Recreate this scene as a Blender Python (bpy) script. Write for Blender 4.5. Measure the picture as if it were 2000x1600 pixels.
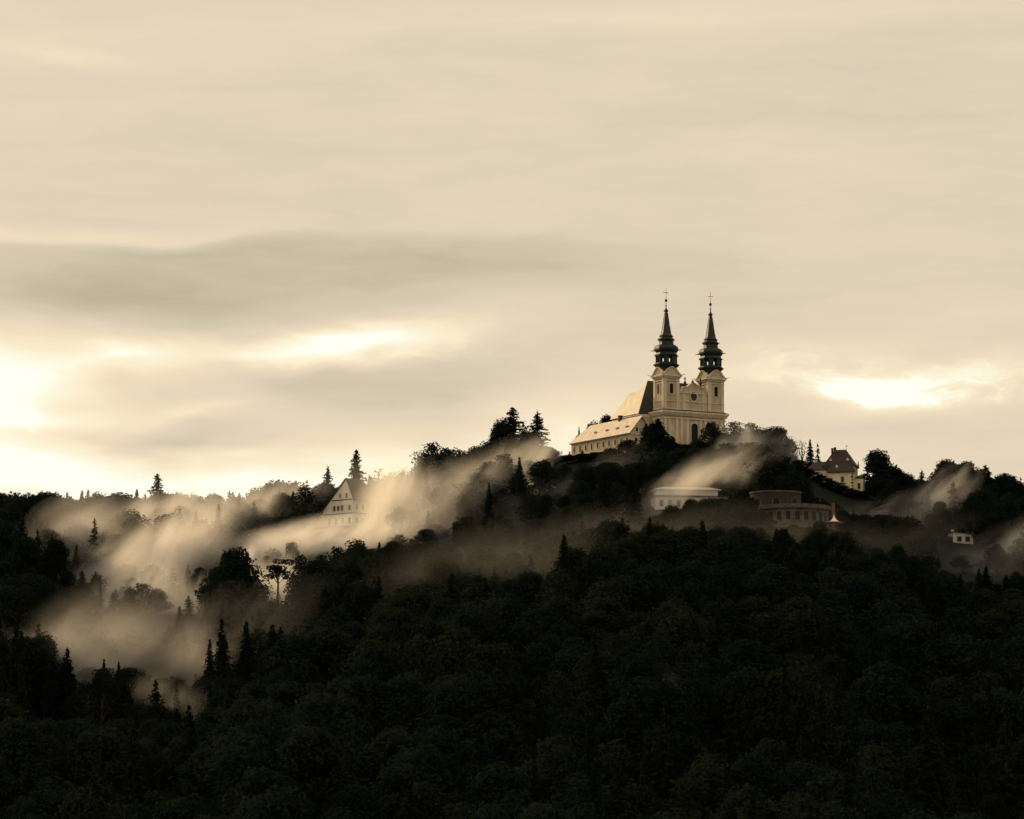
import bpy, math, random
import numpy as np
from mathutils import Vector

for o in list(bpy.data.objects):
    bpy.data.objects.remove(o)
scene = bpy.context.scene
COL = scene.collection
R = math.radians

# ------------------------------------------------------------------ camera
F = 7800.0                       # focal length in pixels of a 2000 px wide frame
PITCH = R(6.9)
CAM = Vector((0.0, 0.0, 8.0))
cam_data = bpy.data.cameras.new('camera')
cam_data.sensor_width = 36.0
cam_data.lens = 36.0 * F / 2000.0
cam_data.clip_start = 1.0
cam_data.clip_end = 20000.0
cam = bpy.data.objects.new('camera', cam_data)
cam.location = CAM
cam.rotation_euler = (math.pi / 2 + PITCH, 0, 0)
COL.objects.link(cam)
scene.camera = cam

# ------------------------------------------------------------------ light
SUN_AZ = R(-40)                  # left of the view direction, behind the hill
SUN_EL = R(17)
SUN_STRENGTH = 5.0
sun_data = bpy.data.lights.new('sun', 'SUN')
sun_data.energy = SUN_STRENGTH
sun_data.angle = R(10)
sun_data.color = (1.0, 0.72, 0.41)
sun = bpy.data.objects.new('sun', sun_data)
sdir = Vector((math.sin(SUN_AZ) * math.cos(SUN_EL), math.cos(SUN_AZ) * math.cos(SUN_EL), math.sin(SUN_EL)))
sun.rotation_euler = sdir.to_track_quat('Z', 'Y').to_euler()
sun.location = (0, 0, 400)
COL.objects.link(sun)

scene.view_settings.view_transform = 'Standard'
scene.view_settings.look = 'None'
scene.view_settings.exposure = 0.0
scene.view_settings.gamma = 1.0
scene.view_settings.use_curve_mapping = False
scene.render.engine = 'CYCLES'
cy = scene.cycles
cy.use_denoising = True
cy.use_adaptive_sampling = True
cy.adaptive_threshold = 0.03
cy.adaptive_min_samples = 16
cy.max_bounces = 6
cy.diffuse_bounces = 2
cy.glossy_bounces = 2
cy.transmission_bounces = 2
cy.volume_bounces = 3
cy.transparent_max_bounces = 8
cy.volume_step_rate = 0.7
cy.volume_max_steps = 128
cy.caustics_reflective = False
cy.caustics_refractive = False


def srgb(r, g, b):
    def f(c):
        c /= 255.0
        return c / 12.92 if c <= 0.04045 else ((c + 0.055) / 1.055) ** 2.4
    return (f(r), f(g), f(b), 1.0)


# ---- node helper
class NT:
    def __init__(self, tree):
        self.t = tree
        tree.nodes.clear()

    def n(self, kind, **kw):
        nd = self.t.nodes.new(kind)
        for k, v in kw.items():
            if k.startswith('in_'):
                nd.inputs[k[3:].replace('_', ' ')].default_value = v
            else:
                setattr(nd, k, v)
        return nd

    def l(self, a, b):
        self.t.links.new(a, b)

    def put(self, sock, v):
        if hasattr(v, 'is_linked'):
            self.l(v, sock)
        else:
            sock.default_value = v

    def math(self, op, a, b=0.0, c=0.0, clamp=False):
        nd = self.t.nodes.new('ShaderNodeMath')
        nd.operation = op
        nd.use_clamp = clamp
        for i, v in enumerate((a, b, c)):
            self.put(nd.inputs[i], v)
        return nd.outputs[0]

    def vmath(self, op, a, b=(0, 0, 0)):
        nd = self.t.nodes.new('ShaderNodeVectorMath')
        nd.operation = op
        self.put(nd.inputs[0], a)
        self.put(nd.inputs[1], b)
        return nd

    def smooth(self, v, lo, hi):
        nd = self.t.nodes.new('ShaderNodeMapRange')
        nd.interpolation_type = 'SMOOTHSTEP'
        self.put(nd.inputs['Value'], v)
        nd.inputs['From Min'].default_value = lo
        nd.inputs['From Max'].default_value = hi
        return nd.outputs['Result']

    def noise(self, vec, scale, detail=3.0, rough=0.5, dist=0.0):
        nd = self.t.nodes.new('ShaderNodeTexNoise')
        if vec is not None:
            self.l(vec, nd.inputs['Vector'])
        nd.inputs['Scale'].default_value = scale
        nd.inputs['Detail'].default_value = detail
        nd.inputs['Roughness'].default_value = rough
        nd.inputs['Distortion'].default_value = dist
        return nd

    def ramp(self, fac, stops, interp='LINEAR'):
        nd = self.t.nodes.new('ShaderNodeValToRGB')
        nd.color_ramp.interpolation = interp
        el = nd.color_ramp.elements
        while len(el) > 1:
            el.remove(el[-1])
        el[0].position, el[0].color = stops[0]
        for p, c in stops[1:]:
            e = el.new(p)
            e.color = c
        self.put(nd.inputs[0], fac)
        return nd.outputs[0]


# ------------------------------------------------------------------ world: veiled evening sky
world = bpy.data.worlds.new('World')
scene.world = world
world.use_nodes = True
w = NT(world.node_tree)
tc = w.n('ShaderNodeTexCoord')
sep = w.n('ShaderNodeSeparateXYZ')
w.l(tc.outputs['Generated'], sep.inputs[0])
az = w.math('MULTIPLY', w.math('ARCTAN2', sep.outputs[0], sep.outputs[1]), 180 / math.pi)
el = w.math('MULTIPLY', w.math('ARCSINE', sep.outputs[2]), 180 / math.pi)
comb = w.n('ShaderNodeCombineXYZ')
w.l(az, comb.inputs[0])
w.l(el, comb.inputs[1])
DEG = comb.outputs[0]            # sky coordinates in degrees: azimuth, elevation


def wmap(vec, scale):
    m = w.vmath('MULTIPLY', vec, scale)
    return m.outputs[0]


# slow warp of the sky coordinates so that cloud edges are drawn out and torn
nw = w.noise(wmap(DEG, (0.30, 0.9, 1)), 1.0, 3.0, 0.55, 0.3)
warp = w.vmath('MULTIPLY', w.vmath('SUBTRACT', nw.outputs['Color'], (0.5, 0.5, 0.5)).outputs[0], (3.2, 0.9, 0))
WDEG = w.vmath('ADD', DEG, warp.outputs[0]).outputs[0]
nw2 = w.noise(wmap(DEG, (0.8, 2.2, 1)), 1.0, 4.0, 0.6, 0.5)
warp2 = w.vmath('MULTIPLY', w.vmath('SUBTRACT', nw2.outputs['Color'], (0.5, 0.5, 0.5)).outputs[0], (0.9, 0.45, 0))
FDEG = w.vmath('ADD', DEG, warp2.outputs[0]).outputs[0]
PXD = math.degrees(1 / F)        # one photo pixel in degrees


def blob(vec, px, py, rx, ry, amp, rot=0.0, kind='QUADRATIC_SPHERE'):
    m = w.n('ShaderNodeMapping', vector_type='TEXTURE')
    w.l(vec, m.inputs['Vector'])
    m.inputs['Location'].default_value = ((px - 1000) * PXD, math.degrees(PITCH) + (800 - py) * PXD, 0)
    m.inputs['Rotation'].default_value = (0, 0, R(rot))
    m.inputs['Scale'].default_value = (rx * PXD, ry * PXD, 1)
    g = w.n('ShaderNodeTexGradient', gradient_type=kind)
    w.l(m.outputs[0], g.inputs[0])
    return w.math('MULTIPLY', g.outputs['Fac'], amp)


blobs = [
    # banks of grey cloud across the middle
    (WDEG, 420, 580, 1050, 170, -0.20, 2), (WDEG, 130, 580, 620, 120, -0.10, 0), (WDEG, 1150, 520, 700, 100, -0.08, -3),
    (WDEG, 880, 770, 760, 160, -0.20, 4), (WDEG, 560, 765, 460, 80, -0.18, 5),
    (WDEG, 400, 872, 560, 80, -0.36, -3), (WDEG, 1660, 850, 520, 90, -0.16, -6),
    # bright breaks
        (FDEG, 700, 668, 420, 66, 0.95, 6), (FDEG, 520, 690, 700, 90, 0.26, 5),
    (FDEG, 230, 692, 340, 56, 0.50, 3),
    (WDEG, 10, 770, 420, 190, 0.80, 0), (WDEG, -200, 760, 420, 240, 0.5, 0), (FDEG, 40, 822, 260, 40, 0.40, -4),
    (WDEG, 360, 812, 520, 56, 0.28, 6),
    (WDEG, -40, 930, 420, 130, 0.85, 0), (WDEG, 390, 962, 620, 120, 0.85, 0), (WDEG, 780, 900, 700, 130, 0.34, 0),
    (WDEG, 1100, 850, 420, 220, 0.30, 0),
    (FDEG, 1750, 772, 220, 80, 0.36, 3), (FDEG, 1850, 735, 420, 60, 0.14, 6), (WDEG, 1690, 765, 640, 170, 0.20, 2), (FDEG, 1540, 738, 360, 50, 0.26, -10), (WDEG, 1930, 745, 520, 110, 0.20, 5),
    (WDEG, 1560, 690, 360, 60, 0.14, 4), (WDEG, 1880, 625, 460, 60, 0.12, 5),
    (WDEG, 1000, 990, 3600, 420, 0.30, 0),
    (WDEG, 1150, 40, 1000, 70, 0.14, 0), (WDEG, 60, 110, 560, 80, 0.18, -3), (WDEG, 1800, 20, 700, 80, 0.14, 0),
    (WDEG, 1000, 590, 620, 60, 0.10, 4),
]
total = None
for bl in blobs:
    v = blob(*bl)
    total = v if total is None else w.math('ADD', total, v)
pxs = w.math('ADD', w.math('MULTIPLY', az, 1 / PXD), 1000.0)      # azimuth again, in the units of the tables below
sepf = w.n('ShaderNodeSeparateXYZ')
w.l(w.vmath('ADD', DEG, w.vmath('MULTIPLY', warp2.outputs[0], (0.5, 0.22, 0)).outputs[0]).outputs[0], sepf.inputs[0])


def cloud_edge(stops):
    """elevation of a cloud's edge (degrees) along the azimuth."""
    x0, x1 = stops[0][0], stops[-1][0]
    t = w.math('DIVIDE', w.math('SUBTRACT', w.math('ADD', w.math('MULTIPLY', sepf.outputs[0], 1 / PXD), 1000.0), x0), x1 - x0)
    r = w.ramp(t, [((x - x0) / (x1 - x0), ((1000 - y) / 1000.0,) * 3 + (1,)) for x, y in stops], 'B_SPLINE')
    return w.math('ADD', w.math('MULTIPLY', r, 1000 * PXD), math.degrees(PITCH) - 200 * PXD)


e1 = cloud_edge([(-600, 455), (-200, 470), (0, 478), (200, 482), (360, 488), (450, 462), (580, 436), (690, 462), (860, 450), (1100, 456), (1300, 476), (1500, 492), (1900, 480)])
d1 = w.math('SUBTRACT', e1, sepf.outputs[1])
fade1 = w.math('SUBTRACT', 1.0, w.smooth(pxs, 900, 1700))
bank = w.math('MULTIPLY', w.math('MULTIPLY', w.smooth(d1, -0.03, 0.16), w.math('SUBTRACT', 1.0, w.smooth(d1, 0.25, 1.5))), fade1)
total = w.math('ADD', total, w.math('MULTIPLY', bank, -0.14))
rim = w.math('MULTIPLY', w.math('MULTIPLY', w.smooth(d1, -0.35, -0.02), w.math('SUBTRACT', 1.0, w.smooth(d1, -0.03, 0.08))), w.math('SUBTRACT', 1.0, w.smooth(pxs, 300, 620)))
total = w.math('ADD', total, w.math('MULTIPLY', rim, 0.17))
e2 = cloud_edge([(1200, 700), (1400, 734), (1480, 750), (1560, 772), (1650, 798), (1720, 812), (1800, 810), (1900, 800), (2150, 795)])
d2 = w.math('SUBTRACT', sepf.outputs[1], e2)
n3 = w.noise(wmap(FDEG, (1.1, 2.6, 1)), 1.0, 4.0, 0.6, 0.6)
lit = w.math('MULTIPLY', w.math('MULTIPLY', w.smooth(d2, -0.03, 0.12), w.math('SUBTRACT', 1.0, w.smooth(d2, 0.15, 1.0))),
             w.math('MULTIPLY', w.smooth(pxs, 1380, 1640), w.math('SUBTRACT', 1.0, w.smooth(pxs, 1820, 2250))))
total = w.math('ADD', total, w.math('MULTIPLY', lit, w.math('ADD', 0.02, w.math('MULTIPLY', w.smooth(n3.outputs['Fac'], 0.36, 0.72), 0.62))))
n1 = w.noise(wmap(FDEG, (0.22, 1.1, 1)), 1.0, 5.0, 0.55, 0.4)
n2 = w.noise(wmap(DEG, (0.07, 0.3, 1)), 1.0, 2.0, 0.5, 0.2)
n4 = w.noise(wmap(FDEG, (0.55, 4.2, 1)), 1.0, 4.0, 0.6, 0.3)
total = w.math('ADD', total, w.math('MULTIPLY', w.math('SUBTRACT', n4.outputs['Fac'], 0.5), 0.13))
nz = w.math('ADD', w.math('MULTIPLY', w.math('SUBTRACT', n1.outputs['Fac'], 0.5), 0.30),
            w.math('MULTIPLY', w.math('SUBTRACT', n2.outputs['Fac'], 0.5), 0.16))
bright = w.math('ADD', w.math('ADD', total, 0.335), nz)
skycol = w.ramp(bright, [
    (0.00, srgb(184, 172, 148)),
    (0.16, srgb(208, 196, 170)),
    (0.34, srgb(226, 210, 186)),
    (0.52, srgb(240, 221, 191)),
    (0.72, srgb(253, 238, 206)),
    (0.92, srgb(255, 252, 228)),
    (1.00, (1.15, 1.10, 0.92, 1)),
])
nish = w.n('ShaderNodeTexSky', sky_type='NISHITA')
nish.sun_disc = False
nish.sun_elevation = SUN_EL
nish.sun_rotation = SUN_AZ
nish.air_density = 1.5
nish.dust_density = 3.0
nm = w.vmath('SCALE', nish.outputs[0])
nm.inputs['Scale'].default_value = 0.08
mix = w.n('ShaderNodeMix', data_type='RGBA')
mix.inputs[0].default_value = 0.96
w.l(nm.outputs[0], mix.inputs[6])
w.l(skycol, mix.inputs[7])
bg = w.n('ShaderNodeBackground')
w.l(mix.outputs[2], bg.inputs['Color'])
bg.inputs['Strength'].default_value = 1.0
wo = w.n('ShaderNodeOutputWorld')
w.l(bg.outputs[0], wo.inputs['Surface'])
world.cycles.sampling_method = 'MANUAL'
world.cycles.sample_map_resolution = 512

# ------------------------------------------------------------------ geometry helpers
CP, SP = math.cos(PITCH), math.sin(PITCH)


def at(px, py, Y):
    """Point on the ray through photo pixel (px, py) at world depth Y."""
    cx, cyy = (px - 1000) / F, (800 - py) / F
    d = Vector((cx, CP - cyy * SP, SP + cyy * CP))
    return CAM + d * (Y / d.y)


def proj(p):
    d = Vector(p) - CAM
    zc = d.y * CP + d.z * SP
    yc = -d.y * SP + d.z * CP
    return 1000 + F * d.x / zc, 800 - F * yc / zc


def interp(table, x):
    return float(np.interp(x, [t[0] for t in table], [t[1] for t in table]))


def tag(o, label=None, cat=None, group=None, kind=None):
    for k, v in (('label', label), ('category', cat), ('group', group), ('kind', kind)):
        if v:
            o[k] = v
    return o


def empty(name, loc, rz=0.0):
    o = bpy.data.objects.new(name, None)
    o.location = loc
    o.rotation_euler = (0, 0, rz)
    o.empty_display_size = 0.5
    COL.objects.link(o)
    return o


def link_mesh(name, me, parent=None):
    o = bpy.data.objects.new(name, me)
    COL.objects.link(o)
    if parent is not None:
        o.parent = parent
    return o


class MB:
    def __init__(self):
        self.v, self.f = [], []

    def add(self, vs, fs):
        b = len(self.v)
        self.v += [tuple(p) for p in vs]
        self.f += [tuple(i + b for i in f) for f in fs]
        return self

    def box(self, x0, x1, y0, y1, z0, z1):
        vs = [(x0, y0, z0), (x1, y0, z0), (x1, y1, z0), (x0, y1, z0), (x0, y0, z1), (x1, y0, z1), (x1, y1, z1), (x0, y1, z1)]
        return self.add(vs, [(0, 3, 2, 1), (4, 5, 6, 7), (0, 1, 5, 4), (1, 2, 6, 5), (2, 3, 7, 6), (3, 0, 4, 7)])

    def prism(self, pts, a, b, axis='y'):
        """pts: 2D outline (s, z); extruded from a to b along axis."""
        n = len(pts)
        def P(s, z, d):
            return (s, d, z) if axis == 'y' else ((d, s, z) if axis == 'x' else (s, z, d))
        vs = [P(s, z, a) for s, z in pts] + [P(s, z, b) for s, z in pts]
        fs = [tuple(range(n)), tuple(range(2 * n - 1, n - 1, -1))]
        fs += [(i, i + n, (i + 1) % n + n, (i + 1) % n) for i in range(n)]
        return self.add(vs, fs)

    def lathe(self, prof, cx=0, cy=0, n=8, ph=math.pi / 8, sq=0.0):
        vs, fs = [], []
        for r, z in prof:
            for k in range(n):
                t = ph + 2 * math.pi * k / n
                vs.append((cx + r * math.cos(t), cy + r * math.sin(t), z))
        m = len(prof)
        for j in range(m - 1):
            for k in range(n):
                a, b = j * n + k, j * n + (k + 1) % n
                fs.append((a, b, b + n, a + n))
        fs.append(tuple(range(n - 1, -1, -1)))
        fs.append(tuple((m - 1) * n + k for k in range(n)))
        return self.add(vs, fs)

    def tube(self, pts, rads, n=6):
        vs, fs = [], []
        for i, p in enumerate(pts):
            p = Vector(p)
            d = (Vector(pts[min(i + 1, len(pts) - 1)]) - Vector(pts[max(i - 1, 0)])).normalized()
            a = d.orthogonal().normalized()
            b = d.cross(a)
            for k in range(n):
                t = 2 * math.pi * k / n
                vs.append(p + (a * math.cos(t) + b * math.sin(t)) * rads[i])
        for i in range(len(pts) - 1):
            for k in range(n):
                u, v = i * n + k, i * n + (k + 1) % n
                fs.append((u, v, v + n, u + n))
        fs.append(tuple(range(n - 1, -1, -1)))
        fs.append(tuple((len(pts) - 1) * n + k for k in range(n)))
        return self.add(vs, fs)

    def hip(self, x0, x1, y0, y1, z0, z1, ra, rb, axis='x', ov=0.0, th=0.25):
        """hipped roof; ridge along axis between ra and rb."""
        x0, x1, y0, y1 = x0 - ov, x1 + ov, y0 - ov, y1 + ov
        if axis == 'x':
            ym = (y0 + y1) / 2
            r0, r1 = (ra, ym, z1), (rb, ym, z1)
        else:
            xm = (x0 + x1) / 2
            r0, r1 = (xm, ra, z1), (xm, rb, z1)
        vs = [(x0, y0, z0), (x1, y0, z0), (x1, y1, z0), (x0, y1, z0), (x0, y0, z0 - th), (x1, y0, z0 - th), (x1, y1, z0 - th), (x0, y1, z0 - th), r0, r1]
        if axis == 'x':
            top = [(0, 1, 9, 8), (1, 2, 9), (2, 3, 8, 9), (3, 0, 8)]
        else:
            top = [(0, 1, 8), (1, 2, 9, 8), (2, 3, 9), (3, 0, 8, 9)]
        return self.add(vs, top + [(4, 7, 6, 5), (0, 4, 5, 1), (1, 5, 6, 2), (2, 6, 7, 3), (3, 7, 4, 0)])

    def mesh(self, name, mat, smooth=False):
        me = bpy.data.meshes.new(name)
        me.from_pydata(self.v, [], self.f)
        me.materials.append(mat)
        if smooth:
            me.polygons.foreach_set('use_smooth', [True] * len(me.polygons))
        me.update()
        return me

    def build(self, name, mat, parent=None, smooth=False):
        return link_mesh(name, self.mesh(name, mat, smooth), parent)


# ------------------------------------------------------------------ materials
def surface(name, col, col2=None, scale=0.5, rough=0.8, spec=0.3, bump=0.0, streak=False, metallic=0.0):
    m = bpy.data.materials.new(name)
    m.use_nodes = True
    t = NT(m.node_tree)
    out = t.n('ShaderNodeOutputMaterial')
    bs = t.n('ShaderNodeBsdfPrincipled')
    bs.inputs['Roughness'].default_value = rough
    bs.inputs['Specular IOR Level'].default_value = spec
    bs.inputs['Metallic'].default_value = metallic
    t.l(bs.outputs[0], out.inputs['Surface'])
    geo = t.n('ShaderNodeTexCoord')
    vec = geo.outputs['Object']
    if streak:
        vec = t.vmath('MULTIPLY', vec, (1.0, 1.0, 0.18)).outputs[0]
    nz = t.noise(vec, scale, 6.0, 0.65, 0.2)
    c2 = col2 or tuple(c * 0.7 for c in col[:3]) + (1,)
    f = t.smooth(nz.outputs['Fac'], 0.32, 0.68)
    mx = t.n('ShaderNodeMix', data_type='RGBA')
    t.l(f, mx.inputs[0])
    mx.inputs[6].default_value = tuple(c2[:3]) + (1,)
    mx.inputs[7].default_value = tuple(col[:3]) + (1,)
    t.l(mx.outputs[2], bs.inputs['Base Color'])
    if bump:
        nb = t.noise(geo.outputs['Object'], scale * 6, 4.0, 0.6)
        b = t.n('ShaderNodeBump')
        b.inputs['Strength'].default_value = bump
        b.inputs['Distance'].default_value = 0.1
        t.l(nb.outputs['Fac'], b.inputs['Height'])
        t.l(b.outputs[0], bs.inputs['Normal'])
    return m


def foliage(name, a, b, trans=0.25):
    m = bpy.data.materials.new(name)
    m.use_nodes = True
    t = NT(m.node_tree)
    out = t.n('ShaderNodeOutputMaterial')
    oi = t.n('ShaderNodeObjectInfo')
    geo = t.n('ShaderNodeTexCoord')
    nz = t.noise(geo.outputs['Object'], 0.55, 2.0, 0.5)
    f = t.math('ADD', t.math('MULTIPLY', oi.outputs['Random'], 0.65), t.math('MULTIPLY', nz.outputs['Fac'], 0.35))
    c = t.ramp(f, [(0.0, a), (0.55, b), (0.9, (b[0] * 1.15, b[1] * 1.0, b[2] * 0.85, 1)), (1.0, (b[0] * 1.45, b[1] * 0.95, b[2] * 0.75, 1))])
    d = t.n('ShaderNodeBsdfDiffuse')
    tr = t.n('ShaderNodeBsdfTranslucent')
    t.l(c, d.inputs['Color'])
    tc2 = t.vmath('MULTIPLY', c, (1.5, 1.5, 0.9))
    t.l(tc2.outputs[0], tr.inputs['Color'])
    mx = t.n('ShaderNodeMixShader')
    mx.inputs[0].default_value = trans
    t.l(d.outputs[0], mx.inputs[1])
    t.l(tr.outputs[0], mx.inputs[2])
    t.l(mx.outputs[0], out.inputs['Surface'])
    return m


M = {}
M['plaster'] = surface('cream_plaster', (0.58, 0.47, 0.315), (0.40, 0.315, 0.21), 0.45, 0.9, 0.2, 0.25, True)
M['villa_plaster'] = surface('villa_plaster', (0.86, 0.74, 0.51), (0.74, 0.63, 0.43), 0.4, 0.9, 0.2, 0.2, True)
M['trim'] = surface('pale_stone_trim', (0.70, 0.60, 0.44), (0.52, 0.44, 0.32), 0.6, 0.85, 0.2, 0.1, True)
M['white_plaster'] = surface('white_plaster', (0.82, 0.77, 0.66), (0.66, 0.60, 0.50), 0.4, 0.9, 0.2, 0.1, True)
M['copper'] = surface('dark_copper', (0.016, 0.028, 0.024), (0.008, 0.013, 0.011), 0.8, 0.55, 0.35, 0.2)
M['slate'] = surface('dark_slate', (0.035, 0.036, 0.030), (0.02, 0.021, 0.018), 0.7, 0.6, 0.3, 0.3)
M['pale_roof'] = surface('pale_and_sunlit_roof', (0.62, 0.53, 0.38), (0.44, 0.37, 0.26), 0.5, 0.55, 0.5, 0.2, True)  # also carries the painted sunlit tone of the transept hips
M['brown_tile'] = surface('brown_tile', (0.050, 0.034, 0.024), (0.030, 0.021, 0.016), 0.8, 0.7, 0.3, 0.3)
M['red_tile'] = surface('red_tile', (0.22, 0.12, 0.085), (0.14, 0.085, 0.06), 0.8, 0.7, 0.3, 0.3)
M['glass'] = surface('dark_window_glass', (0.012, 0.013, 0.013), (0.006, 0.007, 0.007), 1.5, 0.5, 0.12)
M['grey_glass'] = surface('grey_window_glass', (0.06, 0.07, 0.07), (0.03, 0.035, 0.035), 1.5, 0.2, 0.5)
M['stone'] = surface('weathered_stone', (0.046, 0.042, 0.036), (0.026, 0.024, 0.021), 0.6, 0.9, 0.2, 0.4)
M['stone_pale'] = surface('pale_parapet_stone', (0.125, 0.105, 0.085), (0.058, 0.05, 0.042), 0.7, 0.9, 0.2, 0.3)
M['brick'] = surface('orange_brick', (0.22, 0.11, 0.065), (0.14, 0.075, 0.045), 1.2, 0.85, 0.2, 0.2)
M['orange'] = surface('orange_canvas', (0.36, 0.19, 0.09), (0.27, 0.14, 0.07), 1.2, 0.9, 0.1)
M['canvas'] = surface('white_canvas', (0.85, 0.80, 0.72), (0.75, 0.70, 0.62), 1.2, 0.9, 0.1)
M['gold'] = surface('gilded_metal', (0.45, 0.26, 0.07), (0.30, 0.17, 0.05), 2.0, 0.35, 0.5, metallic=0.9)
M['iron'] = surface('dark_iron', (0.03, 0.028, 0.025), (0.02, 0.018, 0.016), 2.0, 0.6, 0.3)
M['wood'] = surface('dark_wood', (0.06, 0.045, 0.03), (0.035, 0.026, 0.018), 1.5, 0.8, 0.2)
M['bark'] = surface('bark', (0.045, 0.036, 0.026), (0.025, 0.02, 0.015), 1.2, 0.95, 0.1, 0.3)
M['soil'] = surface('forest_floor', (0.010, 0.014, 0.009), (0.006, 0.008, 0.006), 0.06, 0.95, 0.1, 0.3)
M['meadow'] = surface('meadow', (0.03, 0.04, 0.016), (0.02, 0.026, 0.011), 0.02, 0.95, 0.1)
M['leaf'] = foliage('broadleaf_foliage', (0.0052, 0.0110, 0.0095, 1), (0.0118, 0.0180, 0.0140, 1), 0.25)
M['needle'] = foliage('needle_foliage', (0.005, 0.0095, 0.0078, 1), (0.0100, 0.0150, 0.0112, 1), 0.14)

# ------------------------------------------------------------------ terrain
Y0, Y1 = 850.0, 1495.0
YB = 1575.0
CREST = [(-1400, 1130), (-300, 1075), (0, 1056), (200, 1050), (400, 1048), (560, 1038), (700, 1028), (800, 1002), (900, 968), (1000, 938),
         (1100, 908), (1180, 894), (1260, 889), (1420, 889), (1490, 902), (1560, 930), (1620, 952), (1700, 972), (1800, 996), (1900, 1008), (2050, 1018), (2400, 1050), (3400, 1150)]
CX = np.array([at(p, y, 1500).x for p, y in CREST])
CZ = np.array([at(p, y, 1500).z for p, y in CREST])


def gz(x, y):
    c = np.interp(x, CX, CZ)
    t = np.clip((y - Y0) / (Y1 - Y0), 0, 1)
    f = np.where(t < 0.93, t * 1.0, 0)
    s = np.clip((t - 0.93) / 0.07, 0, 1)
    f = np.where(t >= 0.93, 0.93 + 0.07 * (s * (2 - s)) * 1.0, f)
    f = f * f * 0.10 + f * 0.90
    z = c * f
    rough = np.sin(x * 0.021 + 1.3) * np.sin(y * 0.018 + 0.4) * 2.6 + np.sin(x * 0.05 + y * 0.031) * 1.1
    z = z + rough * np.clip(t * 6, 0, 1) * np.clip((1 - t) * 5, 0, 1)
    back = np.clip((y - YB) / 700.0, 0, 1)
    z = z * (1 - back * back * (3 - 2 * back))
    return z


def gzf(x, y):
    return float(gz(np.array([x]), np.array([y]))[0])


xs = np.arange(-640, 641, 8.0)
ys = np.concatenate([np.arange(780, 1620, 8.0), np.arange(1620, 2400, 26.0)])
gx, gy = np.meshgrid(xs, ys)
edge = np.clip((640 - np.abs(gx)) / 160.0, 0, 1)
hz = gz(gx, gy) * (edge * edge * (3 - 2 * edge)) - 0.6 * (1 - np.clip((gy - 800) / 60, 0, 1)) - 0.6 * (edge <= 0.001)
verts = np.stack([gx, gy, hz], -1).reshape(-1, 3)
nx, ny = len(xs), len(ys)
idx = np.arange(nx * ny).reshape(ny, nx)
faces = np.stack([idx[:-1, :-1], idx[:-1, 1:], idx[1:, 1:], idx[1:, :-1]], -1).reshape(-1, 4)
me = bpy.data.meshes.new('hill')
me.from_pydata(verts.tolist(), [], faces.tolist())
me.polygons.foreach_set('use_smooth', [True] * len(me.polygons))
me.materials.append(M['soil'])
tag(link_mesh('hill', me), 'dark wooded hill rising to the church on its crest', 'hill', kind='structure')
g = MB()
g.add([(-9000, -3000, -0.05), (9000, -3000, -0.05), (9000, 12000, -0.05), (-9000, 12000, -0.05)], [(0, 1, 2, 3)])
tag(g.build('ground', M['meadow']), 'flat meadow ground around the foot of the hill', 'ground', kind='structure')


# ------------------------------------------------------------------ building pieces
def arch_pts(w2, z0, z1, n=8):
    """arched outline, half width w2, sill z0, crown z1."""
    pts = [(-w2, z0), (w2, z0)]
    zs = z1 - w2
    for k in range(n + 1):
        t = math.pi * k / n
        pts.append((w2 * math.cos(t), zs + w2 * math.sin(t)))
    return pts


def place(kind, pts, c, d, out):
    """map (s, z) outline onto a wall: kind 'front' faces -y, 'left' faces -x, 'back' +y, 'right' +x."""
    s0 = c
    if kind == 'front':
        return [((s0 + s, d - out, z)) for s, z in pts]
    if kind == 'back':
        return [((s0 - s, d + out, z)) for s, z in pts]
    if kind == 'left':
        return [((d - out, s0 - s, z)) for s, z in pts]
    return [((d + out, s0 + s, z)) for s, z in pts]


def slab(kind, pts, c, d, o0, o1):
    m = MB()
    a = place(kind, pts, c, d, o1)
    b = place(kind, pts, c, d, o0)
    n = len(pts)
    m.add(a + b, [tuple(range(n)), tuple(range(2 * n - 1, n - 1, -1))] + [(i, i + n, (i + 1) % n + n, (i + 1) % n) for i in range(n)])
    return m


def ring(kind, po, pi, c, d, o0, o1):
    """frame between outer outline po and inner outline pi (same count)."""
    n = len(po)
    A, B = place(kind, po, c, d, o1), place(kind, pi, c, d, o1)
    C, D = place(kind, po, c, d, o0), place(kind, pi, c, d, o0)
    m = MB()
    fs = []
    for i in range(n):
        j = (i + 1) % n
        fs += [(i, j, j + n, i + n), (i + 2 * n, i, j, j + 2 * n)[::-1], (i + n, j + n, j + 3 * n, i + 3 * n)]
    m.add(A + B + C + D, fs)
    return m


def window(parent, kind, c, d, w2, z0, z1, arched=False, glass='glass', frame='trim', fw=0.22, bars=True, name='window', proud=0.14):
    """window part: dark pane set back inside a proud frame, with glazing bars as a sub-part."""
    if arched:
        pi, po = arch_pts(w2, z0, z1), arch_pts(w2 + fw, z0 - fw, z1 + fw)
    else:
        pi = [(-w2, z0), (w2, z0), (w2, z1), (-w2, z1)]
        po = [(-w2 - fw, z0 - fw), (w2 + fw, z0 - fw), (w2 + fw, z1 + fw), (-w2 - fw, z1 + fw)]
    win = ring(kind, po, pi, c, d, -0.02, proud).build(name, M[frame], parent)
    slab(kind, pi, c, d, -0.02, 0.025).build('pane', M[glass], win)
    if bars:
        b = 0.05
        mb = slab(kind, [(-b, z0), (b, z0), (b, z1 - 0.02), (-b, z1 - 0.02)], c, d, 0.0, 0.07)
        zm = z0 + (z1 - z0) * 0.62
        q = slab(kind, [(-w2, zm - b), (w2, zm - b), (w2, zm + b), (-w2, zm + b)], c, d, 0.0, 0.075)
        mb.add(q.v, q.f)
        mb.build('glazing_bar', M['wood'], win)
    return win


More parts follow.
